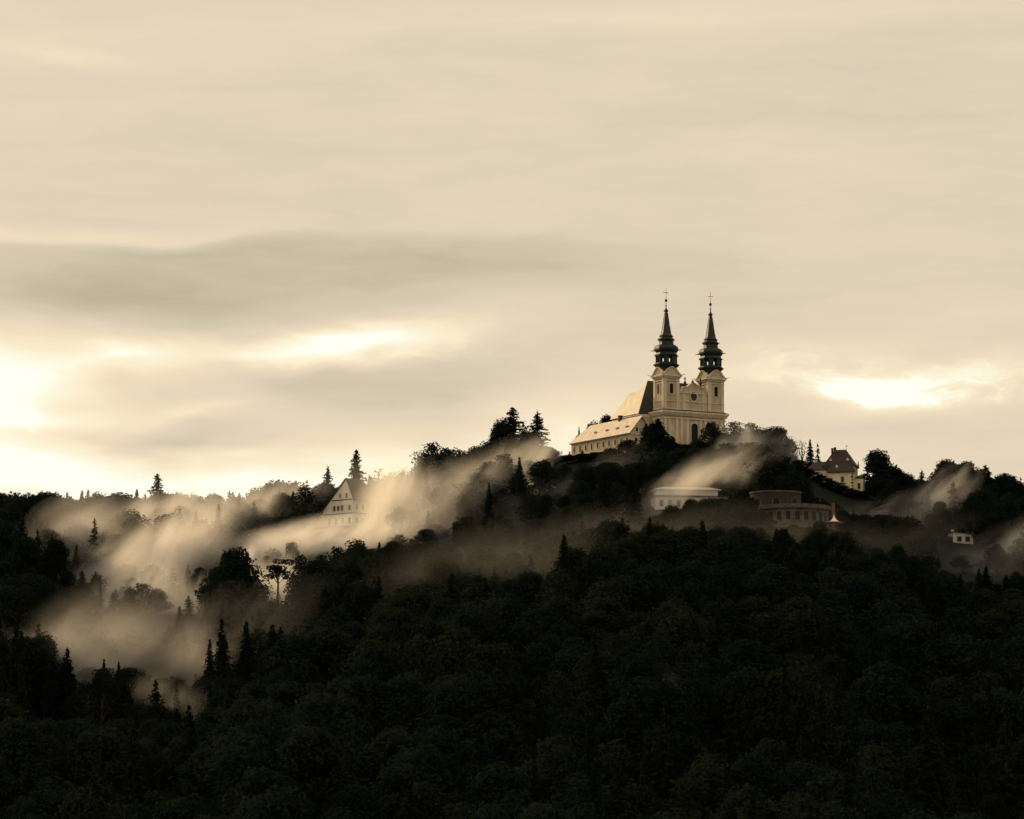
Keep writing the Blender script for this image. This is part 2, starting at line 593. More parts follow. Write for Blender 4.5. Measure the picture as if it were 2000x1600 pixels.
def door(parent, kind, c, d, w2, z0, z1):
    dr = ring(kind, arch_pts(w2 + 0.3, z0, z1 + 0.3), arch_pts(w2, z0, z1), c, d, -0.02, 0.2).build('door', M['trim'], parent)
    slab(kind, arch_pts(w2, z0, z1), c, d, -0.02, 0.04).build('door_leaf', M['wood'], dr)
    return dr


# ------------------------------------------------------------------ basilica
base = at(1296.5, 882.5, 1500)
GZ = base.z
church = empty('basilica', base, R(30))
tag(church, 'cream twin-towered church with dark spires on the hilltop', 'church')
TW, FWD = 7.4, 27.5
ch = church
# lower storey body of facade and towers
lb = MB()
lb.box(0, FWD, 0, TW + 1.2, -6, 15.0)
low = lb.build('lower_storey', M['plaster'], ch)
for x in (0.1, 2.0, 5.3, 7.4, 10.0, 15.9, 18.1, 19.9, 23.3, 25.4):
    MB().box(x, x + 1.15, -0.28, 0.3, -6, 12.9).build('pilaster', M['trim'], low)
for y in (0.45, 6.0):
    MB().box(-0.26, 0.28, y, y + 1.15, -6, 12.9).build('pilaster', M['trim'], low)
co = MB()
for k, (z0, z1, e) in enumerate(((12.9, 13.35, 0.42), (14.05, 14.6, 0.5), (14.6, 15.15, 0.85), (15.15, 15.9, 1.25))):
    co.box(-e, FWD + e, -e, TW + 1.0 + e, z0, z1)
co.build('main_cornice', M['trim'], ch)
cr = MB()
cr.lathe([(1, 0)] * 2) if False else None
e = 1.3
cr.add([(-e, -e, 15.9), (FWD + e, -e, 15.9), (FWD + e, TW + 2.2, 15.9), (-e, TW + 2.2, 15.9), (0, 0.1, 16.5), (FWD, 0.1, 16.5), (FWD, TW + 1, 16.5), (0, TW + 1, 16.5)],
       [(0, 1, 5, 4), (1, 2, 6, 5), (2, 3, 7, 6), (3, 0, 4, 7), (4, 5, 6, 7)])
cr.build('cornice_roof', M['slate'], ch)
dn = MB()
for i in range(46):
    x = -0.5 + i * (FWD + 0.7) / 45
    dn.box(x, x + 0.28, -0.74, -0.45, 14.16, 14.56)
for i in range(14):
    y = -0.4 + i * 0.62
    dn.box(-0.74, -0.45, y, y + 0.28, 14.16, 14.56)
tag(dn.build('dentil_course', M['trim'], ch), kind='stuff')
door(low, 'front', FWD / 2, 0.0, 1.55, -6, -0.4)
window(low, 'front', FWD / 2, 0.0, 1.5, 4.6, 11.6, True, fw=0.35, proud=0.3)
for cx in (TW / 2, FWD - TW / 2):
    window(low, 'front', cx, 0.0, 0.85, 2.0, 6.2, True, fw=0.28)
    slab('front', [(-0.9, 8.2), (0.9, 8.2), (0.9, 10.6), (-0.9, 10.6)], cx, 0.0, 0.0, 0.1).build('panel', M['trim'], low)
window(low, 'left', TW / 2, 0.0, 0.85, 3.0, 7.4, True, fw=0.28)


def gable_pts(hw, z0, zp):
    L = [(-hw, z0), (-hw * 0.86, z0 + 0.35), (-hw * 0.66, z0 + 1.0), (-hw * 0.46, z0 + (zp - z0) * 0.60), (-hw * 0.25, z0 + (zp - z0) * 0.86), (-hw * 0.10, zp - 0.1), (0, zp)]
    Rr = [(-s, z) for s, z in L[:-1]][::-1]
    return (L + Rr)[::-1]


def tower(cx, cyy):
    h = TW / 2
    x0, x1, y0, y1 = cx - h + 0.25, cx + h - 0.25, cyy - h + 0.25, cyy + h - 0.25
    t = MB().box(x0, x1, y0, y1, 16.2, 29.0).build('bell_tower', M['plaster'], ch)
    for (a, b) in ((x0, y0), (x1, y0), (x0, y1), (x1, y1)):
        sx, sy = (1 if a == x0 else -1), (1 if b == y0 else -1)
        xa, xb = sorted((a - sx * 0.16, a + sx * 1.25))
        ya, yb = sorted((b - sy * 0.16, b + sy * 1.25))
        MB().box(xa, xb, ya, yb, 16.3, 28.2).build('corner_pilaster', M['trim'], t)
    for z0, z1, e in ((16.2, 17.0, 0.3), (19.6, 19.85, 0.22), (27.2, 27.45, 0.25), (28.2, 28.6, 0.35), (28.6, 29.0, 0.6), (29.0, 29.35, 0.95)):
        MB().box(x0 - e, x1 + e, y0 - e, y1 + e, z0, z1).build('string_course', M['trim'], t)
    for kind, cc, d in (('front', cx, y0), ('back', cx, y1), ('left', cyy, x0), ('right', cyy, x1)):
        window(t, kind, cc, d, 0.84, 22.5, 26.4, True, frame='trim', fw=0.26, bars=False, proud=0.18)
        # shaped pediment over each face
        gp = gable_pts(h + 0.55, 29.35, 32.5)
        gb = slab(kind, gp, cc, d, -0.3, 0.45).build('gable', M['plaster'], t)
        gi = [(s * 1.0, z) for s, z in gp]
        go = [(s * 1.05, z + 0.34) for s, z in gp]
        ring(kind, go, gi, cc, d, -0.5, 0.75).build('gable_moulding', M['trim'], gb)
    # dark roof running back from the gables
    rf = MB()
    n = 8
    rf.lathe([(3.2, 29.4), (3.45, 31.4), (3.75, 32.4), (4.5, 33.1), (5.0, 33.5), (5.1, 33.75), (4.5, 34.1), (4.1, 34.6)], cx, cyy)
    # ridges from the apex of each gable
    for kind, cc, d in (('front', cx, y0), ('back', cx, y1), ('left', cyy, x0), ('right', cyy, x1)):
        q = slab(kind, gable_pts(h + 0.3, 29.5, 32.6), cc, d, -3.0, -0.32)
        rf.add(q.v, q.f)
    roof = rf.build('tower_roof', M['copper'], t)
    # open lantern: eight piers round a bell frame
    ln = MB()
    for k in range(8):
        a = R(15) + math.pi / 4 * k
        r = 3.55
        px_, py_ = cx + r * math.cos(a), cyy + r * math.sin(a)
        ca, sa = math.cos(a), math.sin(a)
        hw, hd = 0.86, 0.55
        vs = []
        for z in (34.5, 37.0):
            for u, v in ((-hd, -hw), (hd, -hw), (hd, hw), (-hd, hw)):
                vs.append((px_ + u * ca - v * sa, py_ + u * sa + v * ca, z))
        ln.add(vs, [(0, 3, 2, 1), (4, 5, 6, 7), (0, 1, 5, 4), (1, 2, 6, 5), (2, 3, 7, 6), (3, 0, 4, 7)])
    ln.build('lantern', M['copper'], t)
    sp = MB()
    prof = [(3.9, 36.75), (4.0, 36.95), (4.7, 37.05), (4.75, 37.25), (4.2, 37.7), (3.95, 38.4), (4.15, 38.6), (4.55, 39.1), (4.75, 39.7), (4.7, 40.3), (4.35, 40.9), (3.7, 41.25), (3.0, 41.4),
            (2.85, 41.7), (2.8, 42.6), (2.9, 43.1), (3.45, 43.25), (3.5, 43.45), (2.95, 43.8), (2.5, 44.2), (2.45, 44.5), (2.75, 44.65), (2.8, 44.8), (2.3, 45.2), (1.95, 45.8), (1.7, 47.0), (1.4, 48.8), (1.02, 51.4), (0.66, 53.7),
            (0.62, 54.1), (0.9, 54.35), (0.93, 54.6), (0.5, 55.1), (0.28, 55.6), (0.13, 56.2)]
    sp.lathe(prof, cx, cyy)
    for k in range(8):            # standing seams on the octagon's edges
        a = math.pi / 8 + math.pi / 4 * k
        pts = [(cx + (r + 0.01) * math.cos(a), cyy + (r + 0.01) * math.sin(a), z) for r, z in prof if 45.8 <= z <= 53.8]
        sp.tube(pts, [0.06] * len(pts), 4)
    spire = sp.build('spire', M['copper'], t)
    bl = MB()
    bl.lathe([(0.13, 56.1), (0.13, 56.2), (0.3, 56.45), (0.3, 56.65), (0.13, 56.9), (0.11, 57.9), (0.4, 58.1), (0.58, 58.5), (0.4, 58.9), (0.11, 59.1), (0.09, 59.9)], cx, cyy, 12)
    bl.build('finial_ball', M['iron'], t)
    cs = MB()
    cs.box(cx - 0.09, cx + 0.09, cyy - 0.09, cyy + 0.09, 59.85, 63.1)
    cs.box(cx - 1.05, cx + 1.05, cyy - 0.085, cyy + 0.085, 61.45, 61.65)
    for (a, b) in ((-1.05, 61.55), (1.05, 61.55), (0, 63.1)):
        cs.lathe([(0.02, b - 0.16), (0.16, b), (0.02, b + 0.16)], cx + a, cyy, 6)
    cs.build('cross', M['gold'], t)
    # waterspouts at the roof corners
    for k in range(4):
        a = math.pi / 4 + math.pi / 2 * k
        for r0, r1, z0, z1 in ((4.9, 7.4, 29.7, 30.1), (4.6, 6.1, 39.35, 39.2)):
            g_ = MB()
            g_.tube([(cx + r0 * math.cos(a), cyy + r0 * math.sin(a), z0 - 0.1), (cx + (r0 + r1) / 2 * math.cos(a), cyy + (r0 + r1) / 2 * math.sin(a), z0), (cx + r1 * math.cos(a), cyy + r1 * math.sin(a), z1)], [0.26, 0.14, 0.07], 5)
            g_.build('waterspout', M['copper'], t)
    return t


tower(TW / 2, TW / 2 + 0.1)
tower(FWD - TW / 2, TW / 2 + 0.1)
# centre of the facade with shaped gable
C0 = FWD / 2
fp = [(-6.2, 16.2), (-6.2, 22.9), (-5.9, 23.4), (-5.3, 23.6), (-5.0, 24.3), (-4.75, 25.1), (-4.2, 25.3), (-3.0, 25.3), (-2.5, 25.5), (-1.7, 26.2), (-0.8, 26.75), (0, 26.9)]
fo = fp + [(-s, z) for s, z in fp[:-1]][::-1]
fo = fo[::-1]
fa = slab('front', fo, C0, 0.45, -1.1, 0.0).build('facade_gable', M['plaster'], ch)
ring('front', [(s * 1.03, z + 0.35) for s, z in fo[1:-1]] , [(s, z) for s, z in fo[1:-1]], C0, 0.45, -1.25, 0.35).build('gable_moulding', M['trim'], fa)
MB().box(C0 - 6.0, C0 + 6.0, 0.1, 1.2, 16.2, 17.0).build('string_course', M['trim'], fa)
MB().box(C0 - 6.0, C0 + 6.0, 0.2, 1.2, 19.6, 19.85).build('string_course', M['trim'], fa)
for s in (-4.9, 3.8):
    MB().box(C0 + s, C0 + s + 1.1, 0.24, 1.2, 17.0, 23.4).build('pilaster', M['trim'], fa)
circ = lambda r, n=20: [(r * math.cos(2 * math.pi * k / n), 21.9 + 1.18 * r * math.sin(2 * math.pi * k / n)) for k in range(n)]
ro = ring('front', circ(1.85), circ(1.4), C0, 0.45, -0.02, 0.3).build('roundel', M['trim'], fa)
slab('front', circ(1.4), C0, 0.45, -0.02, 0.05).build('clock_face', M['slate'], ro)
for s in (-3.5, 3.5):
    u = MB().lathe([(0.55, 25.3), (0.55, 25.9), (0.3, 26.1), (0.28, 26.5), (0.55, 27.0), (0.5, 27.4), (0.2, 27.6), (0.18, 28.2), (0.34, 28.5), (0.3, 28.9), (0.05, 29.3)], C0 + s, 0.95, 10)
    u.build('urn_finial', M['stone'], fa)
u = MB().lathe([(0.7, 26.8), (0.75, 27.3), (0.45, 27.6), (0.35, 28.0), (0.1, 28.3)], C0, 0.95, 10)
u.build('apex_finial', M['stone'], fa)
# transept and choir behind the towers
tr = MB().box(-5, FWD + 5, 8.6, 22.4, -6, 15.0).build('transept_wall', M['plaster'], ch)
tc_ = MB()
for z0, z1, e in ((14.0, 14.5, 0.35), (14.5, 15.0, 0.7)):
    tc_.box(-5 - e, FWD + 5 + e, 8.6 - 0.15, 22.4 + e, z0, z1)
tc_.build('eaves_cornice', M['trim'], tr)
for y in (12.0, 15.5, 19.0):
    window(tr, 'left', y, -5.0, 0.75, 7.5, 11.8, True)
window(tr, 'front', -2.5, 8.6, 0.7, 7.5, 11.8, True)


def roof_faces(vs, faces, mat, name, parent):
    m = MB()
    m.add(vs, faces)
    return m.build(name, M[mat], parent)


ov = 0.9
tv = [(-5 - ov, 8.7, 15.15), (FWD + 5 + ov, 8.7, 15.15), (FWD + 5 + ov, 22.4 + ov, 15.15), (-5 - ov, 22.4 + ov, 15.15), (2.6, 15.6, 29.0), (FWD - 2.6, 15.6, 29.0)]
roof_faces(tv, [(0, 1, 5, 4), (2, 3, 4, 5), (0, 3, 2, 1)], 'slate', 'transept_roof', ch)  # same roof as the hips; the unlit slopes' shade is in the dark colour
roof_faces([tv[0], tv[3], tv[4]], [(1, 0, 2)], 'pale_roof', 'sunlit_tone_hip', ch)  # paler than the main slopes: sunlight on the hip put into the colour
roof_faces([tv[1], tv[2], tv[5]], [(0, 1, 2)], 'pale_roof', 'sunlit_tone_hip', ch)  # opposite hip, given the same painted sunlit tone
MB().box(7.6, FWD - 7.6, 22.4, 50, -6, 17.6).build('choir_wall', M['plaster'], ch)
hx0, hx1 = 7.0, FWD - 7.0
roof_faces([(hx0, 18, 17.8), (hx1, 18, 17.8), (hx1, 50.6, 17.8), (hx0, 50.6, 17.8), (C0, 16.0, 28.2), (C0, 46.6, 28.2)],
           [(0, 4, 5, 3), (1, 2, 5, 4), (2, 3, 5), (0, 1, 4), (0, 3, 2, 1)], 'pale_roof', 'choir_roof', ch)

# ------------------------------------------------------------------ monastery wing
wing = empty('monastery_wing', base, R(30))
tag(wing, 'long cream wing with pale roof and rows of windows beside the church', 'building')
wl = MB().box(-15, -5.3, -0.4, 43, -11, 5.9).build('wall', M['plaster'], wing)
wc = MB().box(-15.35, -5.32, -0.7, 43.4, 5.9, 6.25)
wc.box(-15.2, -5.31, -0.55, 43.2, 1.2, 1.5)
wc.build('eaves_cornice', M['trim'], wl)
gw = MB().prism([(-15, 6.25), (-5.3, 6.25), (-10.15, 12.7)], -0.4, 0.1, 'y').build('gable_wall', M['plaster'], wing)
for k, s in enumerate((-12.2, -8.4)):
    window(gw, 'front', s, -0.4, 0.5, 7.0, 8.6)
wr = roof_faces([(-15.9, -1.1, 6.25), (-4.9, -1.1, 6.25), (-4.9, 44.0, 6.25), (-15.9, 44.0, 6.25), (-10.2, -1.1, 13.1), (-10.2, 36.5, 13.1),
                 (-15.9, -1.1, 5.95), (-4.9, -1.1, 5.95), (-10.2, -1.1, 12.75)],
                [(0, 4, 5, 3), (1, 2, 5, 4), (2, 3, 5), (0, 6, 8, 4), (4, 8, 7, 1)], 'pale_roof', 'roof', wing)
for y in (4.5, 11.5, 19.0, 27.5):
    sk = MB()
    for (xx, zz) in ((-13.4, 9.25),):
        sk.box(xx - 0.45, xx + 0.45, y - 0.7, y + 0.7, zz - 0.35, zz + 0.35)
    sk.build('skylight', M['slate'], wr)
for i in range(10):
    y = 2.0 + i * 4.3
    window(wl, 'left', y, -15.0, 0.62, 2.6, 4.9, False, fw=0.2)
    window(wl, 'left', y, -15.0, 0.62, -2.6, -0.4, False, fw=0.2)
for x in (-12.6, -10.2, -7.8):
    window(wl, 'front', x, -0.4, 0.6, 2.4, 4.6, False)
    window(wl, 'front', x, -0.4, 0.6, -2.6, -0.5, False)
ck = MB().box(-10.9, -9.7, 14.0, 15.2, 11.0, 14.4)
ck.box(-11.05, -9.55, 13.85, 15.35, 14.4, 14.65)
ck.build('chimney', M['stone'], wr)

# ------------------------------------------------------------------ villa with tall brown roof (right of the church)
vb = at(1667, 964, 1488)
villa = empty('villa', vb, R(-15))
tag(villa, 'cream manor house with steep brown hipped roof right of the church', 'house')
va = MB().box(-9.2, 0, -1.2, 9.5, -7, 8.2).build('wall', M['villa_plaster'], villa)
MB().box(-11.5, 0.001, 1.5, 9.6, 8.2, 10.6).build('upper_wall', M['villa_plaster'], villa)
for i in range(11):
    z = -4.5 + i * 1.15
    MB().box(-0.75 if i % 2 else -0.45, 0.06, -1.26, -0.5 if i % 2 else -0.8, z, z + 0.8).build('quoin', M['stone_pale'], va)
MB().box(-19.0, -9.2, 0.8, 9.2, -7, 9.4).build('left_wing_wall', M['villa_plaster'], villa)
MB().hip(-11.5, 0, 1.5, 9.6, 10.6, 17.2, -8.0, -3.6, 'x', 0.5).build('main_roof', M['brown_tile'], villa)
roof_faces([(-9.9, -2.0, 8.2), (0.7, -2.0, 8.2), (0.7, 3.2, 8.3), (-9.9, 3.2, 8.3), (-8.2, 2.6, 12.2), (-1.4, 2.6, 12.2), (-9.9, -2.0, 7.95), (0.7, -2.0, 7.95)],
           [(0, 1, 5, 4), (1, 2, 5), (3, 0, 4), (6, 7, 1, 0)], 'brown_tile', 'front_roof', villa)
lwr = MB().hip(-19.0, -9.6, 0.8, 9.2, 9.4, 12.8, -14.8, -9.0, 'x', 0.4).build('left_wing_roof', M['brown_tile'], villa)
MB().box(-22.5, -19.0, 1.5, 8.5, -6, 7.3).build('annex_wall', M['villa_plaster'], villa)
MB().hip(-22.5, -19.0, 1.5, 8.5, 7.3, 9.6, 3.0, 7.0, 'y', 0.4).build('annex_roof', M['red_tile'], villa)
rt = MB().box(0.0, 3.0, 3.6, 8.4, -8, 6.2).build('stair_turret', M['villa_plaster'], villa)
MB().hip(0.05, 3.0, 3.6, 8.4, 6.2, 7.4, 5.0, 7.0, 'y', 0.3).build('turret_roof', M['brown_tile'], villa)
window(va, 'front', -3.9, -1.2, 0.55, 4.2, 6.3, False, 'grey_glass')
window(va, 'front', -3.9, -1.2, 0.5, -1.5, 0.8, True)
window(va, 'front', -8.0, -1.2, 0.25, 4.5, 5.9, False, bars=False)
for s in (-12.2, -13.6, -16.5):
    window(va, 'front', s, 0.8, 0.32, 6.6, 7.9, False, bars=False)
window(va, 'right', 1.2, 0.0, 0.45, 4.2, 6.3, False, 'grey_glass')
window(rt, 'right', 6.0, 3.0, 0.5, -3.4, -0.6, True)
window(rt, 'front', 1.5, 3.6, 0.45, 2.0, 4.2, False)
cn = MB().box(-9.2, -8.5, 4.8, 5.8, 14.0, 17.6)
cn.box(-9.3, -8.4, 4.7, 5.9, 17.6, 17.85)
cn.build('chimney', M['stone'], villa)
MB().box(-8.3, -7.5, 5.2, 6.2, 14.5, 18.2).build('chimney', M['stone'], villa)
vn = MB().tube([(-3.6, 5.55, 17.0), (-3.6, 5.55, 19.0)], [0.1, 0.06], 6)
vn.box(-3.75, -3.0, 5.52, 5.58, 18.4, 18.65)
vn.build('weather_vane', M['iron'], villa)
for x, y, z in ((-9.0, 3.0, 12.7), (-2.6, 3.0, 12.7), (-6.2, 0.4, 9.9)):
    d = MB().box(x - 0.45, x + 0.45, y - 0.5, y + 1.0, z - 0.3, z + 0.55)
    d.prism([(x - 0.6, z + 0.55), (x + 0.6, z + 0.55), (x, z + 1.0)], y - 0.65, y + 1.2, 'y')
    d.build('dormer', M['white_plaster'], villa)
st = MB().tube([(0.4, 8.4, 10.4), (0.4, 8.4, 13.2)], [0.55, 0.05], 4)
st.build('roof_spike', M['brown_tile'], villa)

# ------------------------------------------------------------------ tall gabled house in the mist (left)
hb = at(689, 1030, 1478)
house = empty('gabled_house', hb, R(48))
tag(house, 'tall pale house with steep lopsided gable rising from the mist', 'house')
Lh, Wh, ya, za = 15.4, 7.6, 3.3, 18.4
out = [(0, -6), (0, 11.6), (ya, za), (Lh, 7.2), (Lh, -6)]
hw_ = MB().prism(out, 0, Wh, 'x').build('wall', M['white_plaster'], house)
rr = MB()
def rslope(y0, z0, y1, z1, x0, x1, th=0.28):
    n = Vector((0, -(z1 - z0), y1 - y0)).normalized() * th
    if n.z < 0:
        n = -n
    vs = []
    for dx in (x0, x1):
        for (yy, zz) in ((y0, z0), (y1, z1)):
            vs += [(dx, yy + n.y * 0.15, zz + n.z * 0.15), (dx, yy + n.y, zz + n.z)]
    rr.add(vs, [(0, 1, 3, 2), (4, 6, 7, 5), (1, 5, 7, 3), (0, 2, 6, 4), (0, 4, 5, 1), (2, 3, 7, 6)])
k1 = (za - 11.6) / ya
rslope(-0.7, 11.6 - 0.7 * k1, ya, za, -0.6, Wh + 0.6)
k2 = (za - 7.2) / (Lh - ya)
rslope(Lh + 0.9, 7.2 - 0.9 * k2, ya, za, -0.6, Wh + 0.6)
hr = rr.build('roof', M['brown_tile'], house)
dm = MB()
dm.prism([(3.0, 11.4), (5.8, 11.4), (5.8, 14.2), (4.4, 15.4), (3.0, 14.2)], 0.2, 3.0, 'y')
dm.build('dormer', M['wood'], hr)
for z, e in ((5.3, 0.2), (10.4, 0.15)):
    tb = MB().box(-e, 0.02, 0, Lh if z < 7 else Lh - 4.5, z, z + 0.35)
    tb.box(-e, Wh, -e, 0.02, z, z + 0.35)
    tb.build('string_course', M['wood'], hw_)
for y in (1.7, 5.2, 8.6, 12.2):
    window(hw_, 'left', y, 0.0, 0.62, 1.6, 3.8, False, 'grey_glass')
for y in (1.7, 5.6, 7.6, 9.6):
    window(hw_, 'left', y, 0.0, 0.55, 6.6, 8.4, False, 'grey_glass')
for y in (3.2, 6.6):
    window(hw_, 'left', y, 0.0, 0.45, 11.4, 12.9, False, 'grey_glass')
for x in (2.0, 5.4):
    window(hw_, 'front', x, 0.0, 0.55, 1.6, 3.8, False, 'grey_glass')
    window(hw_, 'front', x, 0.0, 0.55, 6.8, 8.8, False, 'grey_glass')
MB().box(5.0, 6.2, 4.0, 5.1, 15.0, 19.6).build('chimney', M['stone'], hr)
ln_ = MB().box(0.5, 6.5, Lh, Lh + 3.4, -6, 4.2)
ln_.prism([(Lh, 6.2), (Lh, 4.2), (Lh + 3.8, 4.2)], 0.2, 6.8, 'x')
ln_.build('lean_to', M['white_plaster'], house)

# chalet roof in the mist below the wing
cb = at(1058, 968, 1440)
chalet = empty('chalet', cb, R(20))
tag(chalet, 'small chalet with pale low roof half lost in mist below the church wing', 'house')
cw = MB().prism([(-4.5, -3), (4.5, -3), (4.5, 3.0), (0, 5.6), (-4.5, 3.0)], 0, 9, 'y').build('wall', M['wood'], chalet)
for s in (-1, 1):
    m = MB()
    vs = [(0, -0.8, 5.7), (0, 9.8, 5.7), (s * 6.2, 9.8, 2.15), (s * 6.2, -0.8, 2.15), (0, -0.8, 6.0), (0, 9.8, 6.0), (s * 6.2, 9.8, 2.45), (s * 6.2, -0.8, 2.45)]
    m.add(vs, [(0, 1, 2, 3), (4, 7, 6, 5), (0, 3, 7, 4), (3, 2, 6, 7), (2, 1, 5, 6)])
    m.build('roof', M['pale_roof'], chalet)
for s in (-2.2, 2.2):
    window(cw, 'front', s, 0.0, 0.5, 0.4, 1.9, False, 'grey_glass')
MB().box(1.2, 2.0, 5.5, 6.4, 4.5, 7.4).build('chimney', M['white_plaster'], chalet)

# ------------------------------------------------------------------ pale terrace building below the church
tb0 = at(1280, 1000, 1380)
terr = empty('terrace_building', tb0, R(9))
tag(terr, 'long pale flat-roofed building on the slope straight below the church', 'building')
tw_ = MB().box(0, 25.5, 0, 8, -7, 5.4).build('wall', M['white_plaster'], terr)
ts = MB().box(-0.5, 26.0, -0.5, 8.4, 5.4, 5.9)
ts.build('roof_slab', M['stone_pale'], terr)
tu = MB().box(0.8, 22.5, 1.6, 7.4, 5.9, 8.2).build('upper_storey', M['white_plaster'], terr)
MB().hip(0.4, 23.2, 1.2, 7.8, 8.2, 9.3, 4.0, 20.0, 'x', 0.4).build('upper_roof', M['pale_roof'], terr)
for i in range(8):
    window(tw_, 'front', 2.2 + i * 3.0, 0.0, 0.62, 2.0, 4.2, False, 'grey_glass')

# ------------------------------------------------------------------ round fort with terraces
fb = at(1546, 1034, 1352)
fort = empty('round_fort', fb, R(0))
tag(fort, 'round stone fort with curved terraces and arches below the manor house', 'fort')


def arc_wall(r0, r1, z0, z1, a0, a1, n=36, cx=0, cy=0):
    m = MB()
    vs, fs = [], []
    for i in range(n + 1):
        a = R(a0 + (a1 - a0) * i / n)
        for r in (r0, r1):
            for z in (z0, z1):
                vs.append((cx + r * math.cos(a), cy + r * math.sin(a), z))
    for i in range(n):
        k = i * 4
        fs += [(k + 2, k + 3, k + 7, k + 6), (k, k + 4, k + 5, k + 1), (k + 1, k + 5, k + 7, k + 3), (k, k + 2, k + 6, k + 4)]
    fs += [(0, 1, 3, 2), (n * 4, n * 4 + 2, n * 4 + 3, n * 4 + 1)]
    return m.add(vs, fs)


flw = arc_wall(0.2, 12.6, -6, 6.2, 150, 390).build('lower_ring', M['stone_pale'], fort)
arc_wall(11.9, 13.4, 6.2, 7.6, 150, 390).build('parapet', M['stone_pale'], fort)
arc_wall(12.6, 15.0, -6, -0.6, 190, 350).build('terrace', M['stone'], fort)
arc_wall(14.5, 15.2, -0.6, 0.2, 190, 350).build('terrace_parapet', M['stone_pale'], fort)
fu = arc_wall(0.2, 8.6, 6.2, 12.2, 130, 400, 36, -5.2, 2.0).build('upper_ring', M['stone'], fort)
arc_wall(8.2, 8.95, 12.2, 12.7, 130, 400, 36, -5.2, 2.0).build('upper_parapet', M['stone_pale'], fort)


def radial(parent, name, a, r, pts, mat, cx=0, cy=0, o=0.08, frame=None, fw=0.25):
    ca, sa = math.cos(R(a)), math.sin(R(a))
    m = MB()
    n = len(pts)
    A = [(cx + (r + o) * ca - s * sa, cy + (r + o) * sa + s * ca, z) for s, z in pts]
    B = [(cx + (r - 0.4) * ca - s * sa, cy + (r - 0.4) * sa + s * ca, z) for s, z in pts]
    m.add(A + B, [tuple(range(n)), tuple(range(2 * n - 1, n - 1, -1))] + [(i, i + n, (i + 1) % n + n, (i + 1) % n) for i in range(n)])
    p = m.build(name, M[mat], parent)
    return p


for a in range(205, 345, 14):
    w_ = radial(flw, 'window', a, 12.6, [(-1.0, 2.0), (1.0, 2.0), (1.0, 5.2), (-1.0, 5.2)], 'stone_pale', o=0.06)
    radial(w_, 'pane', a, 12.6, [(-0.75, 2.2), (0.75, 2.2), (0.75, 5.0), (-0.75, 5.0)], 'glass', o=0.12)
for a in (222, 268, 314):
    w_ = radial(fu, 'arch', a, 8.6, arch_pts(1.5, 6.4, 10.6), 'stone_pale', -5.2, 2.0, o=0.08)
    radial(w_, 'arch_opening', a, 8.6, arch_pts(1.1, 6.4, 10.2), 'glass', -5.2, 2.0, o=0.14)
rl = MB()
for i in range(18):
    a = R(195 + i * 9)
    rl.tube([(14.9 * math.cos(a), 14.9 * math.sin(a), 0.2), (14.9 * math.cos(a), 14.9 * math.sin(a), 1.2)], [0.05, 0.05], 4)
rl.tube([(14.9 * math.cos(R(195 + i * 9)), 14.9 * math.sin(R(195 + i * 9)), 1.2) for i in range(18)], [0.05] * 18, 4)
rl.build('railing', M['stone_pale'], fort)

# ------------------------------------------------------------------ small things on the slope right of the fort
pv = at(1629, 1024, 1338)
pav = empty('tent_pavilion', pv)
tag(pav, 'small peaked white tent with orange skirt beside the round fort', 'tent')
MB().lathe([(1.75, 0.9), (0.95, 1.4), (0.45, 2.1), (0.12, 2.9), (0.03, 3.3)], 0, 0, 10).build('tent_roof', M['canvas'], pav)
MB().lathe([(3.2, 0.35), (3.3, 0.5), (1.7, 0.95), (1.6, 0.9)], 0, 0, 12).build('skirt_awning', M['orange'], pav)
for k in range(6):
    a = math.pi / 3 * k
    MB().tube([(2.9 * math.cos(a), 2.9 * math.sin(a), -6), (2.9 * math.cos(a), 2.9 * math.sin(a), 0.5)], [0.07, 0.07], 6).build('post', M['wood'], pav)
pc = at(1627.5, 1003, 1352)
chim = empty('brick_chimney', pc)
tag(chim, 'short orange brick chimney stack right behind the white tent', 'chimney')
MB().box(-0.55, 0.55, -0.55, 0.55, -6, 3.2).build('stack', M['brick'], chim)
MB().box(-0.75, 0.75, -0.75, 0.75, 3.2, 3.5).build('cap', M['stone_pale'], chim)

for i, (px, py, Y, wd, lab) in enumerate(((1718, 1000, 1430, 6.5, 'open platform shelter with thin pale roof edges below the manor house'),
                                          (1795, 996, 1440, 3.2, 'small platform shelter with pale roof edge at foot of the right trees'))):
    s = empty('platform_shelter', at(px, py, Y), R(-12))
    tag(s, lab, 'shelter', 'platform shelters right of the manor house')
    h2 = wd / 2
    MB().add([(-h2, -1.5, 0.5), (h2, -1.5, 2.6), (h2, 1.5, 2.6), (-h2, 1.5, 0.5), (-h2, -1.5, 0.75), (h2, -1.5, 2.85), (h2, 1.5, 2.85), (-h2, 1.5, 0.75)],
             [(0, 3, 2, 1), (4, 5, 6, 7), (0, 1, 5, 4), (1, 2, 6, 5), (2, 3, 7, 6), (3, 0, 4, 7)]).build('roof', M['stone_pale'], s)
    MB().box(-h2, h2, -1.45, 1.45, 0.1, 0.35).build('lower_roof', M['stone_pale'], s)
    for sx in (-1, 1):
        for sy in (-1, 1):
            MB().box(sx * h2 * 0.8 - 0.08, sx * h2 * 0.8 + 0.08, sy * 1.1 - 0.08, sy * 1.1 + 0.08, -5, 0.1).build('post', M['wood'], s)

